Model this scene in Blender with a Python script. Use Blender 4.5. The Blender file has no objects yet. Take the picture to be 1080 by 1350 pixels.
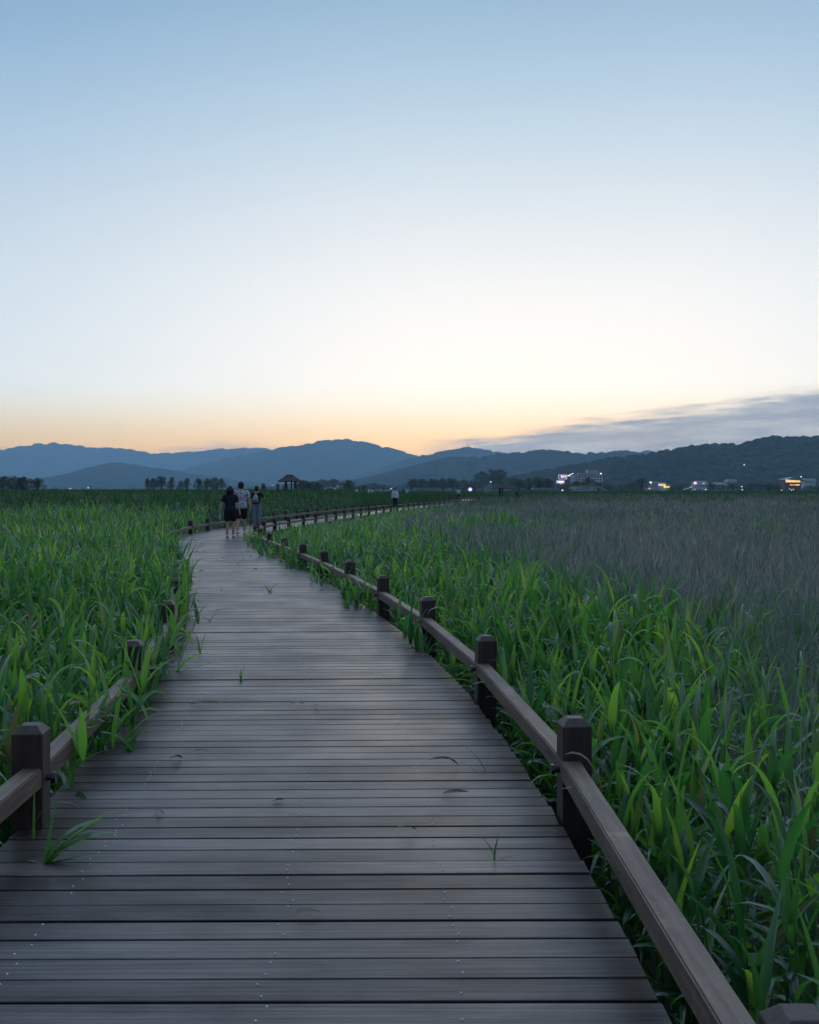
import bpy, bmesh, math, random
import numpy as np
from mathutils import Vector, Matrix, noise as mnoise

SC = bpy.context.scene
COL = SC.collection
R = math.radians
rng = np.random.default_rng(11)
random.seed(5)

# ------------------------------------------------------------------ camera
FPX, CX, HZ, EYE = 1400.0, 540.0, 645.0, 1.5      # focal length, centre, horizon in photograph pixels; eye height over the deck (m)
cam_d = bpy.data.cameras.new("camera")
cam = bpy.data.objects.new("camera", cam_d); COL.objects.link(cam)
cam.location = (0, 0, EYE)
cam_d.sensor_width = 36.0
cam_d.lens = FPX / 1350.0 * 36.0
cam_d.clip_start, cam_d.clip_end = 0.05, 40000
cam.rotation_euler = (R(90) - math.atan((675 - HZ) / FPX), 0, 0)
SC.camera = cam

def wx(px, d): return (px - CX) / FPX * d
def wz(py, d): return EYE + (HZ - py) / FPX * d

# ------------------------------------------------------------------ helpers
def tag(o, label=None, cat=None, group=None, kind=None):
    if label: o["label"] = label
    if cat: o["category"] = cat
    if group: o["group"] = group
    if kind: o["kind"] = kind
    return o

def link(name, me, mat=None, parent=None, loc=None, rz=None):
    o = bpy.data.objects.new(name, me); COL.objects.link(o)
    if mat is not None and me is not None:
        me.materials.clear()
        for m in (mat if isinstance(mat, (list, tuple)) else [mat]): me.materials.append(m)
    if parent is not None: o.parent = parent
    if loc is not None: o.location = loc
    if rz is not None: o.rotation_euler = (0, 0, rz)
    return o

def empty(name, loc, rz=0):
    o = bpy.data.objects.new(name, None); COL.objects.link(o)
    o.location = loc; o.rotation_euler = (0, 0, rz); o.empty_display_size = .2
    return o

def copy_tree(o, parent=None):
    c = o.copy(); COL.objects.link(c)
    if parent is not None: c.parent = parent
    for ch in list(o.children): copy_tree(ch, c)
    return c

def mesh_np(name, V, F, smooth=False, mats=None, uv=None):
    """V (n,3), F (m,4) quads (or (m,3)) -> mesh, fast"""
    me = bpy.data.meshes.new(name)
    V = np.ascontiguousarray(V, dtype=np.float32); F = np.ascontiguousarray(F, dtype=np.int32)
    k = F.shape[1]
    me.vertices.add(len(V)); me.vertices.foreach_set("co", V.ravel())
    me.loops.add(F.size); me.loops.foreach_set("vertex_index", F.ravel())
    me.polygons.add(len(F)); me.polygons.foreach_set("loop_start", np.arange(0, F.size, k, dtype=np.int32))
    if mats is not None: me.polygons.foreach_set("material_index", np.asarray(mats, dtype=np.int32))
    me.polygons.foreach_set("use_smooth", np.full(len(F), bool(smooth)))
    me.update(calc_edges=True)
    if uv is not None:
        l = me.uv_layers.new(name="UVMap"); l.data.foreach_set("uv", np.ascontiguousarray(uv[F.ravel()], dtype=np.float32).ravel())
    me.validate()
    return me

class MB:
    """collects shapes into one bmesh"""
    def __init__(s): s.bm = bmesh.new()
    def box(s, c, size, rz=0, bev=0, taper=None, rx=0, ry=0):
        r = bmesh.ops.create_cube(s.bm, size=1.0); vs = r["verts"]
        M = Matrix.Translation(c) @ Matrix.Rotation(rz, 4, 'Z') @ Matrix.Rotation(ry, 4, 'Y') @ Matrix.Rotation(rx, 4, 'X')
        for v in vs:
            t = 1.0 if (taper is None or v.co.z < 0) else taper
            v.co = Vector((v.co.x * size[0] * t, v.co.y * size[1] * t, v.co.z * size[2]))
        if bev:
            es = list({e for v in vs for e in v.link_edges})
            vs = bmesh.ops.bevel(s.bm, geom=es, offset=bev, segments=1, affect='EDGES')["verts"] 
            vs = [v for v in s.bm.verts if v.tag is False and v in set(vs)] or vs
        bmesh.ops.transform(s.bm, matrix=M, verts=list({v for v in vs}))
        return s
    def cyl(s, c, r, h, n=10, r2=None, M=None):
        q = bmesh.ops.create_cone(s.bm, cap_ends=True, segments=n, radius1=r, radius2=r if r2 is None else r2, depth=h)
        T = Matrix.Translation(c) @ (M if M is not None else Matrix())
        bmesh.ops.transform(s.bm, matrix=T, verts=q["verts"]); return s
    def ball(s, c, r, sc=(1, 1, 1), sub=2):
        q = bmesh.ops.create_icosphere(s.bm, subdivisions=sub, radius=r)
        bmesh.ops.transform(s.bm, matrix=Matrix.Translation(c) @ Matrix.Diagonal((*sc, 1)), verts=q["verts"]); return s
    def prism(s, pts, y0, y1):
        """polygon in x,z extruded along y"""
        a = [s.bm.verts.new((x, y0, z)) for x, z in pts]; b = [s.bm.verts.new((x, y1, z)) for x, z in pts]
        s.bm.faces.new(a); s.bm.faces.new(b[::-1])
        for i in range(len(pts)):
            j = (i + 1) % len(pts); s.bm.faces.new((a[j], a[i], b[i], b[j]))
        return s
    def poly(s, pts):
        s.bm.faces.new([s.bm.verts.new(p) for p in pts]); return s
    def tube(s, pts, rad, n=10, ell=None, flat=False):
        """closed lofted tube with rounded ends; rad = radii; ell = (rx, ry) pairs for level sections (world x, y)"""
        pts = [Vector(p) for p in pts]; rings = []
        m = len(pts)
        for i, p in enumerate(pts):
            t = (pts[min(i + 1, m - 1)] - pts[max(i - 1, 0)]).normalized()
            if ell:
                u, w = Vector((1, 0, 0)), Vector((0, 1, 0)); ra, rb = ell[i]
            else:
                u = t.cross(Vector((0, 1, 0.01))); 
                if u.length < .1: u = t.cross(Vector((1, 0, 0)))
                u.normalize(); w = t.cross(u).normalized(); ra = rb = rad[i]
            rings.append((p, u, w, ra, rb, t))
        full = []
        p, u, w, ra, rb, t = rings[0]
        for a in (() if flat else (80, 45)): full.append((p - t * min(ra, rb) * math.sin(R(a)), u, w, ra * math.cos(R(a)), rb * math.cos(R(a))))
        full += [r[:5] for r in rings]
        p, u, w, ra, rb, t = rings[-1]
        for a in (() if flat else (45, 80)): full.append((p + t * min(ra, rb) * math.sin(R(a)), u, w, ra * math.cos(R(a)), rb * math.cos(R(a))))
        vv = []
        for p, u, w, ra, rb in full:
            vv.append([s.bm.verts.new(p + u * ra * math.cos(2 * math.pi * k / n) + w * rb * math.sin(2 * math.pi * k / n)) for k in range(n)])
        for a, b in zip(vv, vv[1:]):
            for k in range(n):
                j = (k + 1) % n; s.bm.faces.new((a[k], a[j], b[j], b[k]))
        s.bm.faces.new(vv[0][::-1]); s.bm.faces.new(vv[-1])
        return s
    def mesh(s, name, smooth=False):
        bmesh.ops.recalc_face_normals(s.bm, faces=s.bm.faces[:])
        me = bpy.data.meshes.new(name); s.bm.to_mesh(me); s.bm.free()
        if smooth: me.polygons.foreach_set("use_smooth", np.ones(len(me.polygons), dtype=bool))
        return me
    def build(s, name, mat, parent=None, loc=None, rz=None, smooth=False):
        return link(name, s.mesh(name, smooth), mat, parent, loc, rz)

def remeshed(mb, name, vox, smooth_it=4):
    me = mb.mesh(name)
    o = bpy.data.objects.new("tmp", me); COL.objects.link(o)
    m = o.modifiers.new("r", 'REMESH'); m.mode = 'VOXEL'; m.voxel_size = vox; m.use_smooth_shade = True
    s = o.modifiers.new("s", 'SMOOTH'); s.factor = .5; s.iterations = smooth_it
    dg = bpy.context.evaluated_depsgraph_get(); dg.update()
    out = bpy.data.meshes.new_from_object(o.evaluated_get(dg), depsgraph=dg)
    bpy.data.objects.remove(o); bpy.data.meshes.remove(me)
    out.name = name
    out.polygons.foreach_set("use_smooth", np.ones(len(out.polygons), dtype=bool))
    return out

# ------------------------------------------------------------------ materials
class NT:
    def __init__(s, tree): s.t = tree; s.n = tree.nodes; s.l = tree.links
    def add(s, typ, **kw):
        n = s.n.new(typ)
        for k, v in kw.items():
            if k.startswith("i_"):
                key = k[2:].replace("_", " "); n.inputs[key].default_value = v
            else: setattr(n, k, v)
        return n
    def link(s, a, b): s.l.new(a, b)
    def math(s, op, a, b=None, c=None, clamp=False):
        n = s.n.new('ShaderNodeMath'); n.operation = op; n.use_clamp = clamp
        for i, x in enumerate((a, b, c)):
            if x is None: continue
            if isinstance(x, (int, float)): n.inputs[i].default_value = x
            else: s.l.new(x, n.inputs[i])
        return n.outputs[0]
    def mix(s, f, a, b, mode='MIX'):
        n = s.n.new('ShaderNodeMix'); n.data_type = 'RGBA'; n.blend_type = mode
        for i, x in ((0, f), (6, a), (7, b)):
            if isinstance(x, (int, float)): n.inputs[i].default_value = x
            elif isinstance(x, tuple): n.inputs[i].default_value = (*x, 1) if len(x) == 3 else x
            else: s.l.new(x, n.inputs[i])
        return n.outputs[2]
    def ramp(s, f, stops, interp='LINEAR'):
        n = s.n.new('ShaderNodeValToRGB'); n.color_ramp.interpolation = interp
        e = n.color_ramp.elements
        while len(e) < len(stops): e.new(1.0)
        for q, (p, c) in zip(e, stops):
            q.position = p; q.color = (*c, 1) if len(c) == 3 else c
        if f is not None: s.l.new(f, n.inputs[0])
        return n.outputs[0]
    def maprange(s, v, a, b, c=0.0, d=1.0, smooth=True):
        n = s.n.new('ShaderNodeMapRange'); n.clamp = True
        n.interpolation_type = 'SMOOTHSTEP' if smooth else 'LINEAR'
        s.l.new(v, n.inputs[0])
        for i, x in enumerate((a, b, c, d)): n.inputs[i + 1].default_value = x
        return n.outputs[0]

def new_mat(name):
    m = bpy.data.materials.new(name); m.use_nodes = True
    t = NT(m.node_tree); t.n.clear()
    out = t.add('ShaderNodeOutputMaterial')
    return m, t, out

def noise(t, vec, scale, detail=3, rough=.55, out=0):
    n = t.add('ShaderNodeTexNoise'); n.inputs['Scale'].default_value = scale
    n.inputs['Detail'].default_value = detail; n.inputs['Roughness'].default_value = rough
    if vec is not None: t.link(vec, n.inputs['Vector'])
    return n.outputs[out]

def objco(t):
    return t.add('ShaderNodeTexCoord').outputs['Object']

def scaled(t, vec, s):
    m = t.add('ShaderNodeMapping'); m.inputs['Scale'].default_value = s; t.link(vec, m.inputs['Vector']); return m.outputs[0]

def plain(name, c1, c2=None, scale=6.0, rough=.7, spec=.3, bump=0.0, bscale=40, metal=0.0):
    m, t, out = new_mat(name)
    p = t.add('ShaderNodeBsdfPrincipled'); t.link(p.outputs[0], out.inputs[0])
    p.inputs['Roughness'].default_value = rough; p.inputs['Specular IOR Level'].default_value = spec; p.inputs['Metallic'].default_value = metal
    co = objco(t)
    c2 = c2 or tuple(x * .7 for x in c1)
    f = noise(t, co, scale, 4)
    t.link(t.ramp(f, [(.35, c2), (.65, c1)]), p.inputs['Base Color'])
    if bump:
        b = t.add('ShaderNodeBump'); b.inputs['Strength'].default_value = bump; b.inputs['Distance'].default_value = .01
        t.link(noise(t, co, bscale, 3), b.inputs['Height']); t.link(b.outputs[0], p.inputs['Normal'])
    return m

def glow(name, c, s):
    m, t, out = new_mat(name)
    e = t.add('ShaderNodeEmission'); e.inputs[0].default_value = (*c, 1); e.inputs[1].default_value = s
    t.link(e.outputs[0], out.inputs[0]); return m

def leaf_mat(name, stops, trans, transw=.35, rough=.42, spec=.45, patch=None, pscale=.12):
    """reed leaf: glossy skin, light shining through; each leaf its own tone, large patches of another tone"""
    m, t, out = new_mat(name)
    g = t.add('ShaderNodeNewGeometry')
    base = t.ramp(g.outputs['Random Per Island'], stops)
    tcol = t.ramp(g.outputs['Random Per Island'], trans)
    pos = g.outputs['Position']
    if patch is not None:
        f = t.maprange(noise(t, scaled(t, pos, (pscale, pscale, 0)), 1.0, 3), .42, .66)
        base = t.mix(f, base, t.mix(1.0, base, patch, 'MULTIPLY'))
        tcol = t.mix(f, tcol, t.mix(1.0, tcol, patch, 'MULTIPLY'))
    p = t.add('ShaderNodeBsdfPrincipled'); t.link(base, p.inputs['Base Color'])
    p.inputs['Roughness'].default_value = rough; p.inputs['Specular IOR Level'].default_value = spec
    tr = t.add('ShaderNodeBsdfTranslucent'); t.link(tcol, tr.inputs[0])
    mx = t.add('ShaderNodeMixShader'); mx.inputs[0].default_value = transw
    t.link(p.outputs[0], mx.inputs[1]); t.link(tr.outputs[0], mx.inputs[2]); t.link(mx.outputs[0], out.inputs[0])
    return m

M = {}
# deck boards: brown-grey composite, brushed along the board; UV = metres along and across the board
def deck_material():
    m, t, out = new_mat("deck_board")
    p = t.add('ShaderNodeBsdfPrincipled'); t.link(p.outputs[0], out.inputs[0])
    uv = t.add('ShaderNodeUVMap').outputs[0]
    g = t.add('ShaderNodeNewGeometry'); rnd = g.outputs['Random Per Island']; pos = g.outputs['Position']
    base = t.ramp(rnd, [(0, (.028, .0205, .0215)), (.45, (.049, .0375, .0385)), (.8, (.070, .054, .055)), (1, (.100, .079, .080))])
    streak = noise(t, scaled(t, uv, (1.0, 70, 1)), 1.0, 6, .75)
    base = t.mix(.8, base, t.ramp(streak, [(.30, (.12, .12, .13)), (.5, (.95, .95, .95)), (.70, (2.1, 2.06, 2.02))]), 'MULTIPLY')
    blot = noise(t, scaled(t, pos, (.8, 2.6, 0)), .8, 6, .68)
    base = t.mix(.8, base, t.ramp(blot, [(.30, (.5, .5, .51)), (.5, (1, 1, 1)), (.70, (1.6, 1.58, 1.56))]), 'MULTIPLY')
    spots = noise(t, pos, 9.0, 3, .7)
    base = t.mix(t.maprange(spots, .66, .74, 0, .55), base, (.045, .042, .04))
    t.link(base, p.inputs['Base Color'])
    rg = noise(t, scaled(t, pos, (1, 1, 0)), 1.3, 4)
    r2 = t.math('MULTIPLY_ADD', streak, .20, t.maprange(rg, .3, .7, .20, .32)); r2 = t.math('MULTIPLY_ADD', rnd, .08, r2)
    t.link(r2, p.inputs['Roughness'])
    sp = t.math('MULTIPLY', t.maprange(blot, .3, .7, .22, .60), t.maprange(rnd, 0, 1, .55, 1.2, False))
    t.link(t.math('MULTIPLY', sp, t.maprange(streak, .3, .7, .55, 1.25)), p.inputs['Specular IOR Level'])
    b = t.add('ShaderNodeBump'); b.inputs['Strength'].default_value = .25; b.inputs['Distance'].default_value = .002
    t.link(noise(t, scaled(t, uv, (2.5, 130, 1)), 1.0, 3, .6), b.inputs['Height']); t.link(b.outputs[0], p.inputs['Normal'])
    return m
M['deck'] = deck_material()

def timber_material(name, lo, hi, rough=.6, along=(26, 26, 2.2)):
    m, t, out = new_mat(name)
    p = t.add('ShaderNodeBsdfPrincipled'); t.link(p.outputs[0], out.inputs[0])
    co = objco(t)
    f = noise(t, scaled(t, co, along), 1.0, 6, .72)
    base = t.ramp(f, [(.3, lo), (.72, hi)])
    w = noise(t, co, 5.5, 4, .7)
    base = t.mix(t.maprange(w, .55, .75, 0, .5), base, tuple(min(1, x * 1.6) for x in hi))
    t.link(base, p.inputs['Base Color']); p.inputs['Roughness'].default_value = rough
    p.inputs['Specular IOR Level'].default_value = .4
    b = t.add('ShaderNodeBump'); b.inputs['Strength'].default_value = .3; b.inputs['Distance'].default_value = .004
    t.link(noise(t, co, 60, 4, .7), b.inputs['Height']); t.link(b.outputs[0], p.inputs['Normal'])
    return m
M['post'] = timber_material("post_timber", (.020, .013, .012), (.062, .043, .040))
M['rail'] = timber_material("rail_timber", (.052, .034, .026), (.185, .128, .098), .62, (2.2, 26, 26))
M['fascia'] = plain("fascia_timber", (.05, .04, .036), rough=.8)
M['bolt'] = plain("bolt_metal", (.06, .06, .065), rough=.4, metal=.6)
M['screw'] = plain("screw_metal", (.55, .58, .62), (.35, .38, .42), rough=.45, spec=.6)
M['soil'] = plain("wet_soil", (.030, .034, .020), (.012, .015, .010), scale=.8, rough=.8)
M['reed'] = leaf_mat("reed_leaf", [(0, (.014, .062, .040)), (.45, (.030, .110, .062)), (.8, (.056, .162, .074)), (.975, (.085, .150, .065)), (.985, (.17, .14, .08)), (1, (.22, .18, .11))],
                     [(0, (.05, .23, .040)), (.5, (.14, .40, .046)), (.85, (.27, .54, .052)), (.975, (.46, .68, .06)), (.985, (.18, .15, .06)), (1, (.22, .18, .08))], .45, .24, 1.0, patch=(.62, .74, .80), pscale=.35)
M['far_reed'] = leaf_mat("far_reed_leaf", [(0, (.013, .062, .028)), (.5, (.027, .096, .040)), (1, (.052, .130, .050))],
                     [(0, (.03, .11, .02)), (1, (.08, .19, .03))], .35, .5, .35, patch=(.45, .60, .70), pscale=.06)
M['dry'] = leaf_mat("dry_grass_stalk", [(0, (.10, .15, .125)), (.45, (.25, .285, .245)), (.8, (.41, .395, .36)), (1, (.55, .47, .38))],
                     [(0, (.18, .22, .20)), (1, (.34, .35, .31))], .25, .6, .3, patch=(.45, .70, .60), pscale=.13)
M['plume'] = leaf_mat("grass_plume", [(0, (.26, .24, .23)), (.6, (.46, .41, .38)), (1, (.62, .53, .46))], [(0, (.16, .14, .13)), (1, (.32, .27, .22))], .35, .7, .2, patch=(.6, .68, .68), pscale=.16)
M['dry_leaf'] = leaf_mat("dry_grass_leaf", [(0, (.04, .09, .042)), (.6, (.08, .13, .066)), (1, (.14, .15, .10))],
                     [(0, (.06, .12, .03)), (1, (.12, .16, .06))], .3, .5, .35)
M['tree_leaf'] = leaf_mat("tree_leaf", [(0, (.020, .036, .016)), (.6, (.034, .056, .022)), (1, (.058, .082, .034))],
                     [(0, (.04, .08, .015)), (1, (.08, .13, .03))], .22, .6, .3)
M['bark'] = plain("bark", (.06, .05, .042), rough=.9)
M['dead_leaf'] = leaf_mat("fallen_leaf", [(0, (.03, .045, .02)), (.5, (.05, .075, .025)), (1, (.085, .08, .035))], [(0, (.06, .1, .02)), (1, (.1, .12, .03))], .2)

# ------------------------------------------------------------------ the boardwalk's line
CL = [(-6, -.36), (-2, -.42), (2, -.44), (4.6, -.50), (7.8, -.77), (10.7, -1.2), (13.4, -1.75), (17, -2.55), (20.6, -3.40), (25.6, -4.70), (29.5, -5.58),
      (33.5, -6.1), (36.5, -6.2), (39.5, -6.05), (44, -5.55), (49.3, -5.02), (54.5, -4.5), (63, -3.45), (72, -2.1), (83, -.45),
      (97, 2.2), (112, 5.0), (130, 7.3), (148, 8.1), (158, 8.9), (166, 11.0), (170, 14.5), (171.5, 22), (171, 34)]
def spline(pts, step):
    P = np.array([(x, y) for y, x in pts], float)
    out = []
    for i in range(1, len(P) - 2):
        p0, p1, p2, p3 = P[i - 1], P[i], P[i + 1], P[i + 2]
        for u in np.linspace(0, 1, 24, endpoint=False):
            out.append(.5 * ((2 * p1) + (-p0 + p2) * u + (2 * p0 - 5 * p1 + 4 * p2 - p3) * u ** 2 + (-p0 + 3 * p1 - 3 * p2 + p3) * u ** 3))
    out = np.array(out)
    s = np.r_[0, np.cumsum(np.hypot(*np.diff(out, axis=0).T))]
    t = np.arange(0, s[-1], step)
    Q = np.c_[np.interp(t, s, out[:, 0]), np.interp(t, s, out[:, 1])]
    for _ in range(3):                                          # ease the joints
        k = int(1.2 / step); ker = np.ones(2 * k + 1) / (2 * k + 1)
        pad = np.r_[2 * Q[:1] - Q[k:0:-1], Q, 2 * Q[-1:] - Q[-2:-k - 2:-1]]
        Q = np.c_[np.convolve(pad[:, 0], ker, 'valid'), np.convolve(pad[:, 1], ker, 'valid')]
    return Q
ST = .02
Q = spline(CL, ST)
T = np.gradient(Q, axis=0); T /= np.linalg.norm(T, axis=1)[:, None]
N = np.c_[T[:, 1], -T[:, 0]]                                     # points to the right of the walking direction
S = np.r_[0, np.cumsum(np.hypot(*np.diff(Q, axis=0).T))]
HALF = 1.2
def at_s(s): return np.array([np.interp(s, S, Q[:, 0]), np.interp(s, S, Q[:, 1])]), np.array([np.interp(s, S, N[:, 0]), np.interp(s, S, N[:, 1])])
def s_of_y(y): return float(S[np.argmin(abs(Q[:, 1] - y))])
Qc = Q[::15]; Nc = N[::15]
def path_offset(X, Y):
    """signed distance from the centre line (right positive)"""
    out = np.empty(len(X))
    for a in range(0, len(X), 4000):
        x, y = X[a:a + 4000], Y[a:a + 4000]
        dx = x[:, None] - Qc[None, :, 0]; dy = y[:, None] - Qc[None, :, 1]
        d2 = dx * dx + dy * dy; k = d2.argmin(1); i = np.arange(len(x))
        out[a:a + 4000] = np.sign(dx[i, k] * Nc[k, 0] + dy[i, k] * Nc[k, 1]) * np.sqrt(d2[i, k])
    return out

# ------------------------------------------------------------------ deck boards
def make_deck():
    pitch, gap, bev, th = .147, .0115, .0025, .030
    rows = []
    s = 0.3
    while s < S[-1] - .5:
        c, n = at_s(s); phi = math.atan2(n[1], n[0]); a = .3 * phi + random.gauss(0, .0012)
        k = math.cos(phi - a)
        rows.append((c, a, HALF / k + random.gauss(0, .004), HALF / k + random.gauss(0, .004), random.gauss(0, .0011)))
        s += pitch / max(.5, k)
    prof = [(0, -th), (0, -bev), (bev, 0), (pitch - gap - bev, 0), (pitch - gap, -bev), (pitch - gap, -th)]
    m = len(prof); V = []; F = []; UV = []
    for i, (c, a, hl, hr, dz) in enumerate(rows):
        d = np.array([math.cos(a), math.sin(a)]); q = np.array([-d[1], d[0]])
        b = len(V); off = random.random() * 40
        for e, h in ((-1, hl), (1, hr)):
            for v, z in prof:
                p = c + d * h * e + q * (v - pitch / 2); V.append((p[0], p[1], z + dz)); UV.append((h * e + off, v + i * pitch))
        for k in range(m):
            j = (k + 1) % m
            F.append((b + j, b + k, b + m + k, b + m + j))
        F.append((b, b + 1, b + 4, b + 5)); F.append((b + 1, b + 2, b + 3, b + 4))
        F.append((b + m + 5, b + m + 4, b + m + 1, b + m)); F.append((b + m + 4, b + m + 3, b + m + 2, b + m + 1))
    me = mesh_np("boardwalk", np.array(V), np.array(F), uv=np.array(UV))
    o = tag(link("boardwalk", me, M['deck']), "curving boardwalk of brown grey planks running through the reeds", kind="structure")
    # screw heads in rows over the bearers
    bm = bmesh.new()
    for i, (c, a, hl, hr, dz) in enumerate(rows[:190]):
        d = np.array([math.cos(a), math.sin(a)]); q = np.array([-d[1], d[0]])
        for u in (-.78, .03, .62):
            for v in (-.035, .04):
                if random.random() < .16: continue
                x = u + random.gauss(0, .014)
                p = c + d * x + q * (v + random.gauss(0, .006) - .004)
                r = bmesh.ops.create_cone(bm, cap_ends=True, segments=6, radius1=.0048, radius2=.003, depth=.004)
                bmesh.ops.translate(bm, vec=(p[0], p[1], dz + .001), verts=r["verts"])
    sm = bpy.data.meshes.new("screw"); bm.to_mesh(sm); bm.free()
    so = link("screw", sm, M['screw'], o); so["kind"] = "stuff"
    # edge beams and bearers under the boards
    for side in (-1, 1):
        V = []; F = []
        idx = range(10, len(Q) - 10, 30)
        for k, i in enumerate(idx):
            for off, z in ((HALF - .14, -.034), (HALF - .06, -.034), (HALF - .06, -.22), (HALF - .14, -.22)):
                p = Q[i] + N[i] * off * side; V.append((p[0], p[1], z))
            if k:
                b = 4 * k
                for j in range(4): F.append((b - 4 + j, b - 4 + (j + 1) % 4, b + (j + 1) % 4, b + j))
        link("edge_beam", mesh_np("edge_beam", np.array(V), np.array(F)), M['fascia'], o)
    return o
make_deck()

# ------------------------------------------------------------------ railings
def post_mesh():
    h = .067; V = []; F = []
    lv = [(-.62, h), (.432, h), (.466, h - .032)]
    for z, r in lv:
        V += [(-r, -r, z), (r, -r, z), (r, r, z), (-r, r, z)]
    for k in range(2):
        for j in range(4):
            F.append((4 * k + j, 4 * k + (j + 1) % 4, 4 * k + 4 + (j + 1) % 4, 4 * k + 4 + j))
    bm = bmesh.new(); vs = [bm.verts.new(v) for v in V]
    for f in F: bm.faces.new([vs[i] for i in f])
    bm.faces.new(vs[8:12]); bm.faces.new(vs[3::-1])
    es = [e for e in bm.edges if (e.verts[0].co - e.verts[1].co).length > .02]
    bmesh.ops.bevel(bm, geom=es, offset=.004, segments=2, affect='EDGES', profile=.6)
    me = bpy.data.meshes.new("post"); bm.to_mesh(me); bm.free(); return me
POST = post_mesh(); POST.materials.append(M['post'])
BOLT = MB().cyl((0, 0, 0), .016, .05, 10, M=Matrix.Rotation(R(90), 4, 'Y')).cyl((.026, 0, 0), .024, .016, 6, M=Matrix.Rotation(R(90), 4, 'Y')).mesh("bolt"); BOLT.materials.append(M['bolt'])

def make_railing(side, label):
    root = empty("railing", (0, 0, 0)); tag(root, label, "railing", "low timber railings along the boardwalk")
    s0 = s_of_y(4.78); off = HALF + (.085 if side > 0 else -.035)
    ss = [s0 + k * 2.62 / (1 + side * 0.0) for k in range(-3, 72) if .5 < s0 + k * 2.62 < S[-1] - .6]
    pts = []
    for k, s in enumerate(ss):
        if s < s0 - .1: s -= .07
        c, n = at_s(s); p = c + n * (off - (.055 if side > 0 and s < s0 - .1 else 0)) * side; pts.append((p, n))
        po = link("post", POST, None, root, (p[0], p[1], random.gauss(0, .006)), math.atan2(n[1], n[0]) + random.gauss(0, .02))
        po.rotation_euler.x = random.gauss(0, .008); po.rotation_euler.y = random.gauss(0, .008)
        if s < s0 + 45:
            b = link("bolt", BOLT, None, po, (-side * .075, 0, .227)); b.rotation_euler.z = math.pi if side > 0 else 0
    for k, ((p, n), (q, n2)) in enumerate(zip(pts, pts[1:])):
        a = p - n * side * .024; b = q - n2 * side * .024
        d = b - a; L = float(np.hypot(*d)); ang = math.atan2(d[1], d[0])
        bm = bmesh.new(); r = bmesh.ops.create_cube(bm, size=1)
        for v in bm.verts: v.co = Vector((v.co.x * L, v.co.y * .088, v.co.z * .088))
        if k < 16: bmesh.ops.bevel(bm, geom=[e for e in bm.edges if abs((e.verts[0].co - e.verts[1].co).x) > .1], offset=.006, segments=2, affect='EDGES')
        me = bpy.data.meshes.new("rail"); bm.to_mesh(me); bm.free()
        c = (a + b) / 2
        ro = link("rail", me, M['rail'], root, (c[0], c[1], .226 + random.gauss(0, .003)), ang)
        ro.rotation_euler.x = random.gauss(0, .012); ro.rotation_euler.y = random.gauss(0, .002)
    return root
make_railing(1, "low brown post and rail railing on the boardwalk's grey plumed grass side")
make_railing(-1, "low brown post and rail railing on the boardwalk's wide green reed field side")

# ------------------------------------------------------------------ ground
def sheet(name, x0, x1, y0, y1, z, mat, n=40):
    xs = np.linspace(x0, x1, n); ys = np.linspace(y0, y1, n)
    X, Y = np.meshgrid(xs, ys); V = np.c_[X.ravel(), Y.ravel(), np.full(X.size, z)]
    i = np.arange(n * n).reshape(n, n)
    F = np.c_[i[:-1, :-1].ravel(), i[:-1, 1:].ravel(), i[1:, 1:].ravel(), i[1:, :-1].ravel()]
    return tag(link(name, mesh_np(name, V, F), mat), None, None, None, "structure")
GZ = -.85
sheet("ground", -14000, 14000, -2500, 14000, GZ, M['soil'])["label"] = "dark wet soil under the reeds"

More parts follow.
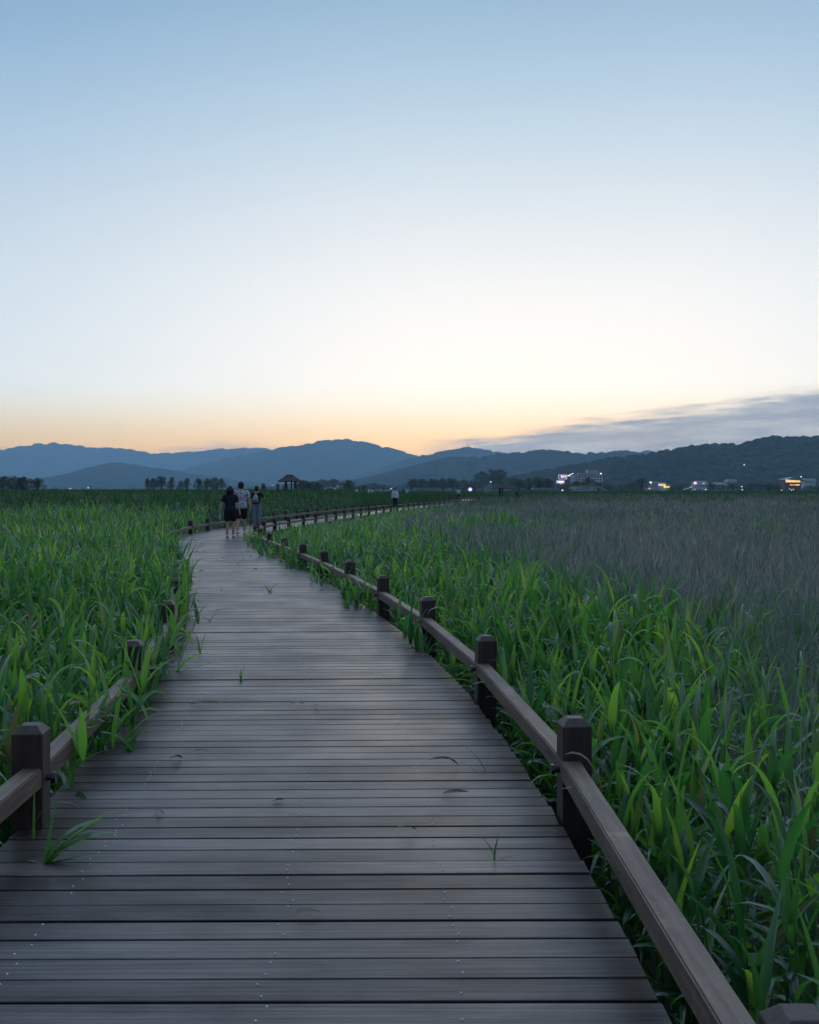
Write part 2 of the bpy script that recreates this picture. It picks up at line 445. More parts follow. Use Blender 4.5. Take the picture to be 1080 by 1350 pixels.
# ------------------------------------------------------------------ grasses
class Field:
    def __init__(s): s.V = []; s.F = []; s.M = []; s.n = 0
    def blades(s, P, az, th0, bend, L, W, seg=5, cols=2, prof='leaf', fold=.18, twist=None, power=1.4, mat=0):
        n = len(P)
        if n == 0: return
        u = np.linspace(0, 1, seg + 1)
        th = th0[:, None] + bend[:, None] * (u[None, :] ** power)
        ds = (L / seg)[:, None]
        thm = .5 * (th[:, 1:] + th[:, :-1])
        hr = np.c_[np.zeros(n), np.cumsum(np.sin(thm) * ds, 1)]; vz = np.c_[np.zeros(n), np.cumsum(np.cos(thm) * ds, 1)]
        ca, sa = np.cos(az)[:, None], np.sin(az)[:, None]
        C = np.stack([P[:, :1] + hr * ca, P[:, 1:2] + hr * sa, P[:, 2:3] + vz], -1)
        side = np.stack([-sa + 0 * hr, ca + 0 * hr, 0 * hr], -1)
        nor = np.stack([-np.cos(th) * ca, -np.cos(th) * sa, np.sin(th)], -1)
        if twist is not None:
            tw = twist[:, None] * u[None, :]
            side, nor = side * np.cos(tw)[..., None] + nor * np.sin(tw)[..., None], nor * np.cos(tw)[..., None] - side * np.sin(tw)[..., None]
        if prof == 'leaf': w = np.interp(u, [0, .10, .28, .6, .85, 1], [.50, .92, 1, .72, .32, .02])
        elif prof == 'stem': w = np.interp(u, [0, 1], [1, .45])
        elif prof == 'plume': w = np.interp(u, [0, .3, .6, 1], [.15, 1, .75, .1])
        else: w = np.interp(u, [0, .5, 1], [1, .8, .06])
        w = (W[:, None] * w[None, :] * .5)[..., None]
        if cols == 2: rows = [C - side * w + nor * w * fold * 2, C, C + side * w + nor * w * fold * 2]
        else: rows = [C - side * w, C + side * w]
        k = len(rows); A = np.stack(rows, 2).reshape(n, (seg + 1) * k, 3)
        s.V.append(A.reshape(-1, 3).astype(np.float32))
        base = (np.arange(n) * (seg + 1) * k)[:, None] + s.n
        f = []
        for r in range(seg):
            for c in range(k - 1):
                q = r * k + c; f.append((q, q + 1, q + k + 1, q + k))
        f = np.array(f)
        s.F.append((base[:, :, None] + f[None]).reshape(-1, 4).astype(np.int32))
        s.M.append(np.full(n * len(f), mat, np.int32))
        s.n += n * (seg + 1) * k
    def build(s, name, mats, label):
        me = mesh_np(name, np.concatenate(s.V), np.concatenate(s.F), smooth=True, mats=np.concatenate(s.M))
        o = link(name, me, mats); tag(o, label, None, None, "stuff"); return o

def vnoise(X, Y, sc, seed=0):
    return np.array([mnoise.noise(Vector((x * sc + seed * 17.3, y * sc - seed * 7.7, seed * 3.1))) for x, y in zip(X, Y)])

def scatter(y0, y1, dens, margin, xlim=None):
    """random points of a strip across the view, density per square metre"""
    if xlim is None: xlim = (-.39 * y1 - margin, .39 * y1 + margin)
    n = int(dens * (y1 - y0) * (xlim[1] - xlim[0]))
    X = rng.uniform(xlim[0], xlim[1], n); Y = rng.uniform(y0, y1, n)
    k = np.abs(X) < .39 * np.abs(Y) + margin
    return X[k], Y[k]

U = rng.uniform
def reed_plants(fl, X, Y, top, leaves, seg, cols, lw, ll, inward=None, stem=True):
    """upright reeds: a stem with broad arching leaves in two ranks"""
    n = len(X)
    if n == 0: return
    h = (top - GZ) * U(.78, 1.06, n)
    laz = U(0, 6.283, n); lean = np.abs(rng.normal(0, .09, n))
    if inward is not None: laz, lean = np.where(inward[1] > 0, inward[0], laz), lean + inward[1]
    P0 = np.c_[X, Y, np.full(n, GZ)]
    sth = h * .86
    if stem: 
        fl.blades(P0, laz, lean * .3, lean, sth, np.full(n, .011), 3, 1, 'stem', 0)
        fl.blades(P0, laz, lean * .3, lean, sth, np.full(n, .011), 3, 1, 'stem', 0, twist=np.full(n, 1.57))
    faz = U(0, 6.283, n)
    for k in range(leaves):
        f = (k + .5) / leaves
        t = np.clip(.34 + .65 * f + U(-.06, .06, n), .1, 1)
        th = lean * .3 + lean * t * .6
        r = sth * t * np.sin(th)
        B = np.c_[X + r * np.cos(laz), Y + r * np.sin(laz), GZ + sth * t * np.cos(th)]
        az = faz + k * math.pi + rng.normal(0, .5, n)
        top_leaf = f > .72
        th0 = np.where(top_leaf, U(.06, .42, n), U(.25, .75, n))
        bend = np.where(top_leaf, U(.02, 1.0, n) ** 1.5 * 1.9, U(.7, 2.3, n)) * np.where(U(0, 1, n) < .28, 1.4, 1)
        L = ll * U(.7, 1.25, n) * (1.08 if f > .5 else .9)
        keep = U(0, 1, n) < .93
        fl.blades(B[keep], az[keep], th0[keep], bend[keep], L[keep], (lw * U(.6, 1.2, n))[keep], seg, cols, 'leaf', .28, rng.normal(0, .7, n)[keep], U(1.1, 2.2))

def top_height(X, Y, off):
    """height of the grass tops above the deck"""
    nz = .10 * np.sin(X * .9 + 1.3 * np.sin(Y * .31)) + .07 * np.sin(Y * .75 + X * .4)
    left = off < 0
    H = np.where(left, .60, .44)
    rise = np.clip((Y - 26) / 26, 0, 1)
    tall = np.where(X / np.maximum(Y, 1) < -.054, 1.36, .92)
    H = np.where(left, .62 + (tall - .62) * rise, H)
    far_r = np.clip((Y - 60) / 90, 0, 1)
    H = np.where(~left, .55 + .35 * far_r, H)
    near_path = np.minimum(H, .02 + .05 * np.maximum(np.abs(off) - 1.3, 0) + np.clip((Y - 78) / 14, 0, 1) * .66)
    H = np.where((~left) & (Y > 27), near_path * np.clip((Y - 27) / 6, 0, 1) + H * (1 - np.clip((Y - 27) / 6, 0, 1)), H)
    H = np.where((~left) & (np.abs(off) > 14), np.maximum(H, .5), H)
    H = np.where((Y > 105) & (np.abs(X - 13.2 * Y / 166) < 4.5), np.minimum(H, .45), H)
    return H + nz * np.clip(.35 + .65 * (H > .3), 0, 1)

GREEN_W = 1.40      # width of the green strip beside the boardwalk's right edge
def side_kind(X, Y, off):
    """True where broad green reeds grow, else plumed dry grass"""
    edge = HALF + 1.1 + .12 * np.clip(Y - 5, -2, 24) + .35 * np.sin(Y * .9) + .2 * np.sin(Y * 2.3 + 1) 
    mixed = U(0, 1, len(X)) < np.where(off < edge, 1.0, np.clip(1 - (off - edge) / .9, 0, 1) * .5 + np.where(Y < 10, .2, .04))
    patch = np.exp(-((X - 2.6) / 2.4) ** 2 - ((Y - 33) / 3.2) ** 2) + np.exp(-((X - 8.5) / 2.2) ** 2 - ((Y - 29) / 2.0) ** 2) * .55
    return (off < 0) | mixed | (U(0, 1, len(X)) < patch * 1.1)

left, right, dry, faraway = Field(), Field(), Field(), Field()

def plant_band(y0, y1, dens, leaves, seg, cols, lw, ll, margin, stem=True):
    X, Y = scatter(y0, y1, dens, margin)
    off = path_offset(X, Y); k = np.abs(off) > HALF + np.where(off > 0, .25, .17)
    X, Y, off = X[k], Y[k], off[k]
    g = side_kind(X, Y, off); X, Y, off = X[g], Y[g], off[g]
    H = top_height(X, Y, off)
    patch = np.exp(-((X - 2.6) / 2.4) ** 2 - ((Y - 33) / 3.2) ** 2)
    H = np.where(off > 0, np.maximum(H, .92 * patch), H)
    # reeds at the edge lean out over the rail
    near = np.clip(1 - (np.abs(off) - HALF - .16) / .55, 0, 1)
    inaz = np.where(off < 0, 0.25, math.pi - .3) + rng.normal(0, .5, len(X))
    lean = np.where(U(0, 1, len(X)) < .6, near * U(.0, 1, len(X)) * np.where(off < 0, .30, np.where(Y < 5, .10, .24)), 0)
    H = H - near * np.where(off > 0, .30, .0)
    for fl, m in (((faraway if y0 >= 40 else left), off < 0), (right, off > 0)):
        reed_plants(fl, X[m], Y[m], H[m], leaves, seg, cols, lw, ll, (inaz[m], lean[m]), stem)
    return len(X)
plant_band(1.2, 9, 52, 11, 7, 2, .043, .31, 1.4)
plant_band(9, 16, 46, 9, 6, 2, .042, .32, 1.6)
plant_band(16, 26, 36, 7, 5, 1, .042, .35, 2.0)
plant_band(26, 40, 18, 6, 4, 1, .043, .42, 3.0)
plant_band(40, 75, 7, 5, 3, 1, .06, .55, 5.0, False)

def overflow(side, y0, y1, n, out, lean, top):
    y = U(y0, y1, n); i = np.array([np.argmin(abs(Q[:, 1] - v)) for v in y])
    o = HALF + .12 + np.abs(rng.normal(0, out, n))
    P = Q[i] + N[i] * (o * side)[:, None]
    # in clumps: some stretches stay clear
    k = (np.sin(y * 1.9 + side) + np.sin(y * .83 + 2) + rng.normal(0, .5, n)) > (-.35 if side > 0 else -1.1)
    P = P[k]; n = len(P); i = i[k]
    az = np.arctan2(-N[i, 1] * side, -N[i, 0] * side) + rng.normal(0, .55, n)
    reed_plants(left if side < 0 else right, P[:, 0], P[:, 1], np.full(n, top) * U(.6, 1.25, n), 9, 6, 2 if y1 < 20 else 1, .045, .36, (az, lean * U(.3, 1.2, n)))
overflow(-1, 6.4, 12, 80, .12, .28, .52)
overflow(-1, 5.3, 6.4, 9, .10, .40, .45)
overflow(-1, 12, 30, 290, .14, .32, .56)
overflow(1, 9, 19, 70, .10, .40, .40)
overflow(1, 19, 31, 160, .14, .45, .42)

def dry_band(y0, y1, dens, w, margin, seg=3):
    X, Y = scatter(y0, y1, dens, margin)
    off = path_offset(X, Y); k = (off > HALF + .5)
    X, Y, off = X[k], Y[k], off[k]
    g = ~side_kind(X, Y, off); X, Y, off = X[g], Y[g], off[g]
    if len(X) == 0: return
    n = len(X); H = top_height(X, Y, off)
    clump = .13 * np.sin(X * 2.1 + Y * .6) * np.sin(Y * 1.7 - X * .8) + .10 * np.sin(X * .7 - Y * .35 + 1) * np.sin(Y * .5 + X * .2)
    h = (H + clump - GZ) * U(.80, 1.08, n)
    az = U(0, 6.283, n); th0 = np.abs(rng.normal(0, .045, n)); bend = np.abs(rng.normal(0, .15, n))
    P = np.c_[X, Y, np.full(n, GZ)]
    gz = .5 * np.sin(X * .45 + 1.7 * np.sin(Y * .16)) * np.sin(Y * .38 - X * .12 + .8) + .9 * np.exp(-((Y - 30) / 5.0) ** 2) + .7 * np.exp(-((Y - 6.5) / 2.5) ** 2) + rng.normal(0, .35, n)
    gm = gz > .55
    for q, mt in ((~gm, 0), (gm, 1)):
        dry.blades(P[q], az[q], th0[q], bend[q], h[q] * (1.0 if mt == 0 else .94), np.full(q.sum(), w), seg, 1, 'stem', 0, twist=U(0, 3.1, q.sum()), power=2.0, mat=mt)
    # plume heads
    a = th0 + .5 * bend; tip = np.c_[X + h * np.sin(a * .62) * np.cos(az), Y + h * np.sin(a * .62) * np.sin(az), GZ + h * np.cos(a * .8) * .985]
    for j in range(3):
        m = (U(0, 1, n) < (.62 if j == 0 else .34)) & ~gm
        dry.blades(tip[m] - np.c_[np.zeros(m.sum()), np.zeros(m.sum()), U(.02, .14, m.sum())], az[m] + rng.normal(0, .8, m.sum()), U(.0, .35, m.sum()), U(.1, .8, m.sum()), U(.12, .24, m.sum()), U(1.7, 3.4, m.sum()) * w, 3, 1, 'plume', 0, twist=U(0, 3.1, m.sum()), mat=2)
    # thin leaves low on the stalks
    for j in range(3):
        t = U(.15, .8, n); m = U(0, 1, n) < .75
        B = np.c_[X, Y, GZ + h * t]
        dry.blades(B[m], U(0, 6.283, m.sum()), U(.05, .25, m.sum()), U(.05, .7, m.sum()), U(.25, .5, m.sum()), np.full(m.sum(), w * 1.25), 3, 1, 'leaf', 0, twist=rng.normal(0, .8, m.sum()), mat=1)
dry_band(2.5, 11, 190, .0040, 1.4)
dry_band(11, 20, 150, .0052, 2)
dry_band(20, 36, 85, .0080, 3)
dry_band(36, 75, 30, .014, 5)

def far_band(y0, y1, dens, w, margin):
    X, Y = scatter(y0, y1, dens, margin)
    off = path_offset(X, Y); k = (np.abs(off) > HALF + .5) & ~((abs(Y - 212) < 2.2)) & (np.hypot(X + 14.6, Y - 131) > 2.6) & (np.hypot(X - 14.1, Y - 166) > 2.6)
    X, Y, off = X[k], Y[k], off[k]
    H = top_height(X, Y, off); n = len(X)
    X2 = X / np.maximum(Y, 1)
    isdry = (off > 0) & (X2 > .02) & (U(0, 1, n) < np.clip(.78 - (Y - 75) / 260, .4, 1))
    H = H + .12 * np.sin(X * .35) * np.sin(Y * .11)
    for j in range(4):
        x = X + rng.normal(0, w * 1.2, n); y = Y + rng.normal(0, w * 1.2, n)
        h = (H - GZ) * U(.85, 1.05, n)
        P = np.c_[x, y, np.full(n, GZ)]
        for fl, m, ww, pr in ((faraway, ~isdry, w, 'blade'), (dry, isdry, w * .55, 'blade')):
            fl.blades(P[m], U(0, 6.283, m.sum()), np.abs(rng.normal(0, .08, m.sum())), np.abs(rng.normal(0, .25, m.sum())), h[m], np.full(m.sum(), ww) * U(.6, 1.3, m.sum()), 3, 1, pr, 0, twist=U(0, 3.1, m.sum()))
far_band(75, 120, 3.6, .10, 8)
far_band(120, 200, 1.6, .17, 12)
far_band(200, 460, .34, .34, 25)

left.build("reeds", [M['reed']], "broad bladed green reeds filling the field beside the boardwalk")
right.build("reeds", [M['reed']], "strip of arching green reeds between the railing and the grey plumed grass")
dry.build("silver_grass", [M['dry'], M['dry_leaf'], M['plume']], "wide field of greyish purple plumed grass")
faraway.build("distant_reeds", [M['far_reed']], "distant green reed bed reaching to the tree line")
print("grass quads", sum(len(f) for fl in (left, right, dry, faraway) for f in fl.F))

# ------------------------------------------------------------------ sprouts and fallen leaves on the deck
def ground_at(px, py):
    d = EYE * FPX / (py - HZ); return wx(px, d), d
def single_leaf(L, W, curl, seed, lift=.006):
    r = np.random.default_rng(seed); f = Field()
    f.blades(np.array([[-L / 2, 0, lift]]), np.array([0.]), np.array([1.35]), np.array([curl]), np.array([L]), np.array([W]), 8, 2, 'leaf', .25, np.array([r.normal(0, .8)]), 1.2)
    V = np.concatenate(f.V); V[:, 2] += .006 - V[:, 2].min()
    return mesh_np("fallen_leaf", V, np.concatenate(f.F), smooth=True)
LEAVES = [  # px, py, length, width, yaw, curl, label
    (297, 806, .26, .030, .3, .5, "small curled leaf lying alone on the planks, well beyond the longest reed shoot"),
    (273, 931, .24, .035, .0, .4, "dark narrow leaf lying flat across the planks beside the green field railing"),
    (393, 933, .12, .03, .8, .9, "tiny curled leaf, the first of a close pair mid boardwalk"),
    (416, 934, .11, .03, 1.8, .9, "tiny upturned leaf, the second of a close pair mid boardwalk"),
    (551, 859, .26, .032, .1, .3, "dark flat leaf near the railing beside the third post of the plumed grass side"),
    (588, 1016, .20, .035, .5, 1.1, "curled dark leaf with a raised stalk on the planks ahead of the nearest tall post"),
    (602, 1051, .13, .030, .05, .3, "flat olive leaf just below the curled dark leaf on the planks"),
    (408, 1214, .10, .026, .3, .8, "small black leaf lying nearest the camera in the middle of the deck"),
    (366, 1060, .07, .02, .7, .5, "speck of leaf on a plank in the middle of the deck"),
    (538, 1102, .10, .025, .4, 1.0, "small curled brown leaf on the planks below the olive leaf"),
    (232, 1005, .09, .03, .9, .9, "small dark crumpled leaf near the nearest square post of the green field railing"),
    (267, 996, .10, .02, .2, .8, "thin pale leaf scrap beside the small dark crumpled leaf"),
    (207, 1077, .10, .02, 2.2, .7, "little dark leaf scrap on the planks above the bent reed shoot"),
]
for i, (px, py, L, W, yaw, curl, lab) in enumerate(LEAVES):
    x, y = ground_at(px, py)
    o = link("fallen_leaf", single_leaf(L, W, curl, i), M['dead_leaf'], None, (x, y, .001), yaw)
    tag(o, lab, "leaf", "leaves fallen on the boardwalk")

for i in range(18):
    s_ = random.uniform(s_of_y(15), s_of_y(31)); c, n = at_s(s_); p = c + n * random.uniform(-1.05, 1.05)
    o = link("leaf_scrap", single_leaf(random.uniform(.06, .14), random.uniform(.03, .055), random.uniform(.4, 1.2), 50 + i), M['dead_leaf'], None, (p[0], p[1], .001), random.uniform(0, 6.28))
    tag(o, "small dark leaf scrap on the planks between the last sprout and the walkers", "leaf", "leaf scraps on the farther planks")
def shoot(name, px, py, blades_, label):
    """blades_: (azimuth, tilt, bend, length, width)"""
    x, y = ground_at(px, py); f = Field()
    for az, th, be, L, W in blades_:
        f.blades(np.array([[random.gauss(0, .006), random.gauss(0, .006), -.01]]), np.array([az]), np.array([th]), np.array([be]), np.array([L]), np.array([W]), 8, 2, 'leaf', .2, np.array([random.gauss(0, .5)]), 1.5)
    o = link(name, mesh_np(name, np.concatenate(f.V), np.concatenate(f.F), smooth=True), M['reed'], None, (x, y, 0))
    tag(o, label, "reed shoot", "reed shoots growing up through the boardwalk")
shoot("reed_shoot", 56, 1142, [(.15, .85, .9, .34, .050), (.45, .55, 1.1, .30, .042), (.3, .75, .5, .36, .04), (.5, .75, 1.2, .26, .035), (1.4, .25, .3, .26, .022), (.1, 1.3, .5, .34, .02), (-.2, 1.25, .6, .25, .018), (2.9, 1.4, .2, .22, .012), (.4, .6, 1.5, .30, .02)],
      "large green reed shoot sprawling over the nearest planks by the green field railing")
shoot("bent_stalk", 40, 1108, [(1.7, .05, .12, .26, .012), (.2, .10, 2.9, .36, .010)], "pale bent dry stalk standing beside the large sprawling reed shoot")
shoot("reed_shoot", 233, 886, [(.3, .30, .25, .58, .035), (-.5, .75, 1.2, .50, .045), (.1, 1.25, .5, .62, .02), (2, .8, .9, .2, .02)],
      "tall leaning reed shoot with a drooping blade, rising beyond the dark flat leaf")
shoot("reed_shoot", 318, 897, [(.2, .15, .3, .16, .02), (2.6, .3, .4, .13, .018), (4.5, .2, .3, .12, .015)], "short upright sprout in the middle of the deck beside the leaning reed shoot")
shoot("reed_shoot", 264, 862, [(.3, .15, .3, .22, .02), (2.4, .2, .4, .20, .02)], "forked little sprout standing behind the leaning reed shoot")
shoot("reed_shoot", 355, 781, [(.4, .5, .9, .22, .04), (2.6, .4, .8, .16, .03), (5, .7, .9, .14, .03), (1.4, 1.0, .6, .18, .03)], "small spiky green sprout farthest along the deck before the walkers")
shoot("reed_shoot", 276, 820, [(.3, .4, .7, .15, .03), (2.8, .8, .7, .14, .03)], "low two bladed sprout just beyond the forked little sprout")
shoot("reed_shoot", 652, 1136, [(.9, .15, .5, .12, .009), (2.7, .4, .8, .14, .008), (0, 1.2, .3, .12, .008)], "thin wiry sprout on the deck in front of the nearest tall post")
shoot("reed_shoot", 640, 1024, [(2.8, .4, 1.6, .34, .010), (.2, .2, .4, .26, .009), (3.0, 1.0, .5, .3, .009)], "thin grassy sprout arching at the deck edge beyond the nearest tall post")

# ------------------------------------------------------------------ hills
def hill_material(name, lo, hi, sc):
    m, t, out = new_mat(name)
    p = t.add('ShaderNodeBsdfPrincipled'); t.link(p.outputs[0], out.inputs[0]); p.inputs['Roughness'].default_value = .9; p.inputs['Specular IOR Level'].default_value = .1
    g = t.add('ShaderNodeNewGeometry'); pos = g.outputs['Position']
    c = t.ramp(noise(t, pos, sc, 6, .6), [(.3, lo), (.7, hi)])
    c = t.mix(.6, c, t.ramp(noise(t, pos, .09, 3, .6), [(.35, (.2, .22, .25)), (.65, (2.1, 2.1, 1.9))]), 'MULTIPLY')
    c = t.mix(t.maprange(noise(t, pos, sc * 2.2, 2), .62, .70, 0, .5), c, (.040, .056, .022))
    t.link(c, p.inputs['Base Color']); return m
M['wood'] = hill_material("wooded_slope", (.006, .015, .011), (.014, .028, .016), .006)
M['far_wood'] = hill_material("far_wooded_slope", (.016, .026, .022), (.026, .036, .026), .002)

def hill(name, prof, d, depth, label, cell, bump=0.0, tree_r=6, mat=None, seed=0, rough=1.0):
    px = np.array([p[0] for p in prof], float); py = np.array([p[1] for p in prof], float)
    X0, X1 = wx(px[0], d), wx(px[-1], d)
    nu = int((X1 - X0) / cell) + 1; nv = int(depth * 1.5 / cell) + 1
    xs = np.linspace(X0, X1, nu); v = np.linspace(-1, .5, nv)                 # -1 front foot, 0 ridge, .5 back
    H = np.maximum(wz(np.interp(xs, wx(px, d), py), d) - GZ, 0)
    k = max(1, int(25 / cell)); H = np.convolve(np.pad(H, k, 'edge'), np.ones(2 * k + 1) / (2 * k + 1), 'valid')
    H[0] = H[-1] = 0
    Xg, Vg = np.meshgrid(xs, v)
    # spurs and gullies: the ridge wanders in depth, flanks are ribbed
    nz = np.array([[mnoise.fractal(Vector((x / (depth * .55) + seed * 9.1, vv * 1.8, seed)), 1.0, 2.1, 5) for x in xs[::max(1, nu // 160)]] for vv in v[::max(1, nv // 40)]])
    iy = np.linspace(0, nz.shape[0] - 1, nv); ix = np.linspace(0, nz.shape[1] - 1, nu)
    a = np.array([np.interp(ix, np.arange(nz.shape[1]), r) for r in nz]); nzf = np.array([np.interp(iy, np.arange(nz.shape[0]), c) for c in a.T]).T
    shape = np.where(Vg < 0, np.clip(1 + Vg, 0, 1) ** 1.15, np.clip(1 - Vg * 1.9, 0, 1))
    flank = np.clip(np.abs(Vg) * 2.2, 0, 1) * np.clip((1 + Vg) * 5, 0, 1)
    Z = GZ - .3 + H[None, :] * shape * (1 + .42 * rough * nzf * flank)
    if bump:
        r = np.random.default_rng(seed + 77)
        ncan = int((X1 - X0) * depth * 1.2 / (tree_r * tree_r * 2.2)); ncan = min(ncan, 20000)
        cx = r.uniform(X0, X1, ncan); cv = r.uniform(-.96, .2, ncan); rad = tree_r * r.uniform(.6, 1.5, ncan)
        add = np.zeros_like(Z); du = (X1 - X0) / (nu - 1); dv = 1.5 * depth / (nv - 1)
        for x, vv, rr in zip(cx, cv, rad):
            i = int((x - X0) / du); j = int((vv + 1) * depth / dv); w = int(rr / du) + 1; wv = int(rr / dv) + 1
            i0, i1, j0, j1 = max(i - w, 0), min(i + w + 1, nu), max(j - wv, 0), min(j + wv + 1, nv)
            gx = (xs[i0:i1] - x)[None, :]; gy = ((v[j0:j1] - vv) * depth)[:, None]
            q = np.clip(1 - (gx * gx + gy * gy) / (rr * rr), 0, 1) ** .5 * rr * bump
            add[j0:j1, i0:i1] = np.maximum(add[j0:j1, i0:i1], q)
        Z = Z + add * np.clip(H / 8, 0, 1)[None, :] * (shape > .02)
    V = np.c_[Xg.ravel(), (d + Vg * depth).ravel(), Z.ravel()]
    i = np.arange(nu * nv).reshape(nv, nu)
    F = np.c_[i[:-1, :-1].ravel(), i[:-1, 1:].ravel(), i[1:, 1:].ravel(), i[1:, :-1].ravel()]
    o = link(name, mesh_np(name, V, F, smooth=True), mat or M['wood'])
    return tag(o, label, None, None, "structure")

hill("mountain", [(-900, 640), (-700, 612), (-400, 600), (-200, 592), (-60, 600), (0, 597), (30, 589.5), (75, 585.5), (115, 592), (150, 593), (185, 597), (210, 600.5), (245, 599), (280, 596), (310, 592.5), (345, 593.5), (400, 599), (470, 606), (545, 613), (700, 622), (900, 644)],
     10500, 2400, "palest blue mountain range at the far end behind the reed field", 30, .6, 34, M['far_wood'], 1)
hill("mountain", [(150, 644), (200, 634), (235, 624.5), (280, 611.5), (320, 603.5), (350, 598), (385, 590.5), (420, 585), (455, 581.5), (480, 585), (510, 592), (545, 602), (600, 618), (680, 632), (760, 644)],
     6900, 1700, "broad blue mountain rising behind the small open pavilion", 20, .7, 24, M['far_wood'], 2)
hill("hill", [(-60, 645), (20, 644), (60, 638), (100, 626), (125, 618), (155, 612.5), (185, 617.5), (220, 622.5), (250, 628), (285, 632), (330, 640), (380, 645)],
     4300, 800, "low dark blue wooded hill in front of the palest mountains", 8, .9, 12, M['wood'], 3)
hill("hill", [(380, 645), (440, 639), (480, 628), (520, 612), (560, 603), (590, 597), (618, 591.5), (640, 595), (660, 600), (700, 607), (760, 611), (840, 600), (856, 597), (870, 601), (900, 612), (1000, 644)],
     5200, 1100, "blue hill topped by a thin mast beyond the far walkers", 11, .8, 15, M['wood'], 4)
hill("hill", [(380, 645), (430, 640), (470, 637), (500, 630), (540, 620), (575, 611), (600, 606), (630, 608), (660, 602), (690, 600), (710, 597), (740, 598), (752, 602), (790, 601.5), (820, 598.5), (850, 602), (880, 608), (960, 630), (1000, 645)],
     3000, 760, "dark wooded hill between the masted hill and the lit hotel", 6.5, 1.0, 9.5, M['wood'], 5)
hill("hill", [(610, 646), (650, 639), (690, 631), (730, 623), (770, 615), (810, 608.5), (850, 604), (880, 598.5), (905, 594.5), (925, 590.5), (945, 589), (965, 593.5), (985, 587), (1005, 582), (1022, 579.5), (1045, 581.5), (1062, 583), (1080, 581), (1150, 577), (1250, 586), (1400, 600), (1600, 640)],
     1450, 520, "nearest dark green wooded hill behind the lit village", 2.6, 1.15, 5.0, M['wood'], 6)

# mast on the hill top
def mast():
    d = 5200; o = empty("radio_mast", (wx(616, d), d, wz(592, d)))
    b = MB(); H = 36
    for sx in (-1, 1):
        for sy in (-1, 1): b.tube([(sx * 2.2, sy * 2.2, -6), (sx * .5, sy * .5, H)], [.5, .35], 5)
    for k in range(6):
        z = k * 6; w = 2.2 - 1.7 * (z + 6) / (H + 6)
        b.box((0, 0, z), (2 * w + .4, 2 * w + .4, .5))
    b.build("lattice_tower", M['bolt'], o); MB().cyl((0, 0, H + 5), .35, 12, 6).build("antenna", M['bolt'], o)
    tag(o, "thin radio mast standing on top of the blue hill", "mast")
mast()

# ------------------------------------------------------------------ trees
def tree_proto(seed, h, w, trunk_h, lumps, nleaf, ls, flat=1.0):
    r = np.random.default_rng(seed)
    b = MB(); rnd = random.Random(seed)
    b.tube([(0, 0, -.5), (rnd.gauss(0, .1), 0, trunk_h * .5), (rnd.gauss(0, .2), rnd.gauss(0, .2), trunk_h), (rnd.gauss(0, .3), 0, h * .72)], [.035 * h, .028 * h, .022 * h, .008 * h], 7)
    cs = []
    for k in range(lumps):
        a = k * 2.4 + rnd.random(); f = (k + .5) / lumps; rr = w * .44 * math.sqrt(rnd.random()) * (1.05 - .6 * f)
        z = trunk_h + (h - trunk_h) * (.22 + .66 * f)
        c = (rr * math.cos(a), rr * math.sin(a), z); cs.append((c, w * rnd.uniform(.17, .27) * (1.12 - .45 * f)))
        b.tube([(0, 0, trunk_h * .8 + .1 * h * f), (c[0] * .6, c[1] * .6, z - .12 * h), c], [.013 * h, .009 * h, .004 * h], 5)
    tm = b.mesh("trunk", True); tm.materials.append(M['bark'])
    fl = Field(); P = []
    per = nleaf // lumps
    for c, rad in cs:
        v = r.normal(0, 1, (per, 3)); v /= np.linalg.norm(v, axis=1)[:, None]
        v *= (r.uniform(.25, 1, per) ** .45 * rad)[:, None]; v[:, 2] *= .72 * flat
        P.append(v + np.array(c))
    P = np.concatenate(P); n = len(P)
    fl.blades(P, r.uniform(0, 6.28, n), r.uniform(.2, 2.2, n), r.uniform(.2, 1.2, n), np.full(n, ls) * r.uniform(.7, 1.4, n), np.full(n, ls * .62) * r.uniform(.7, 1.3, n), 2, 1, 'leaf', 0, r.normal(0, 1, n))
    cm = mesh_np("crown", np.concatenate(fl.V), np.concatenate(fl.F), smooth=True); cm.materials.append(M['tree_leaf'])
    return tm, cm, h, w
PROTO = [tree_proto(1, 8, 7.5, 2.2, 12, 1700, .42), tree_proto(2, 9, 6.5, 2.4, 13, 1700, .42), tree_proto(3, 7, 8.5, 1.5, 12, 1700, .45, .85),
         tree_proto(4, 10, 8, 2.0, 15, 2100, .48), tree_proto(5, 6, 4.6, 2.2, 9, 1000, .36), tree_proto(6, 4.2, 6.2, .5, 10, 1100, .36, .9)]
NUM = ["first", "second", "third", "fourth", "fifth", "sixth", "seventh", "eighth", "ninth", "tenth", "eleventh", "twelfth"]
def tree(px, top, d, k, wpx, label, name="tree", group=None, bottom=None):
    tm, cm, h, w = PROTO[k]
    zt = wz(top, d); sz = (zt - GZ) / h; sx = 1.55 * wpx / FPX * d / w
    o = empty(name, (wx(px, d), d, GZ), random.uniform(0, 6.28)); o.scale = (sx, sx, sz)
    link("trunk", tm, None, o); link("crown", cm, None, o)
    tag(o, label, "bush" if name == "bush" else "tree", group)
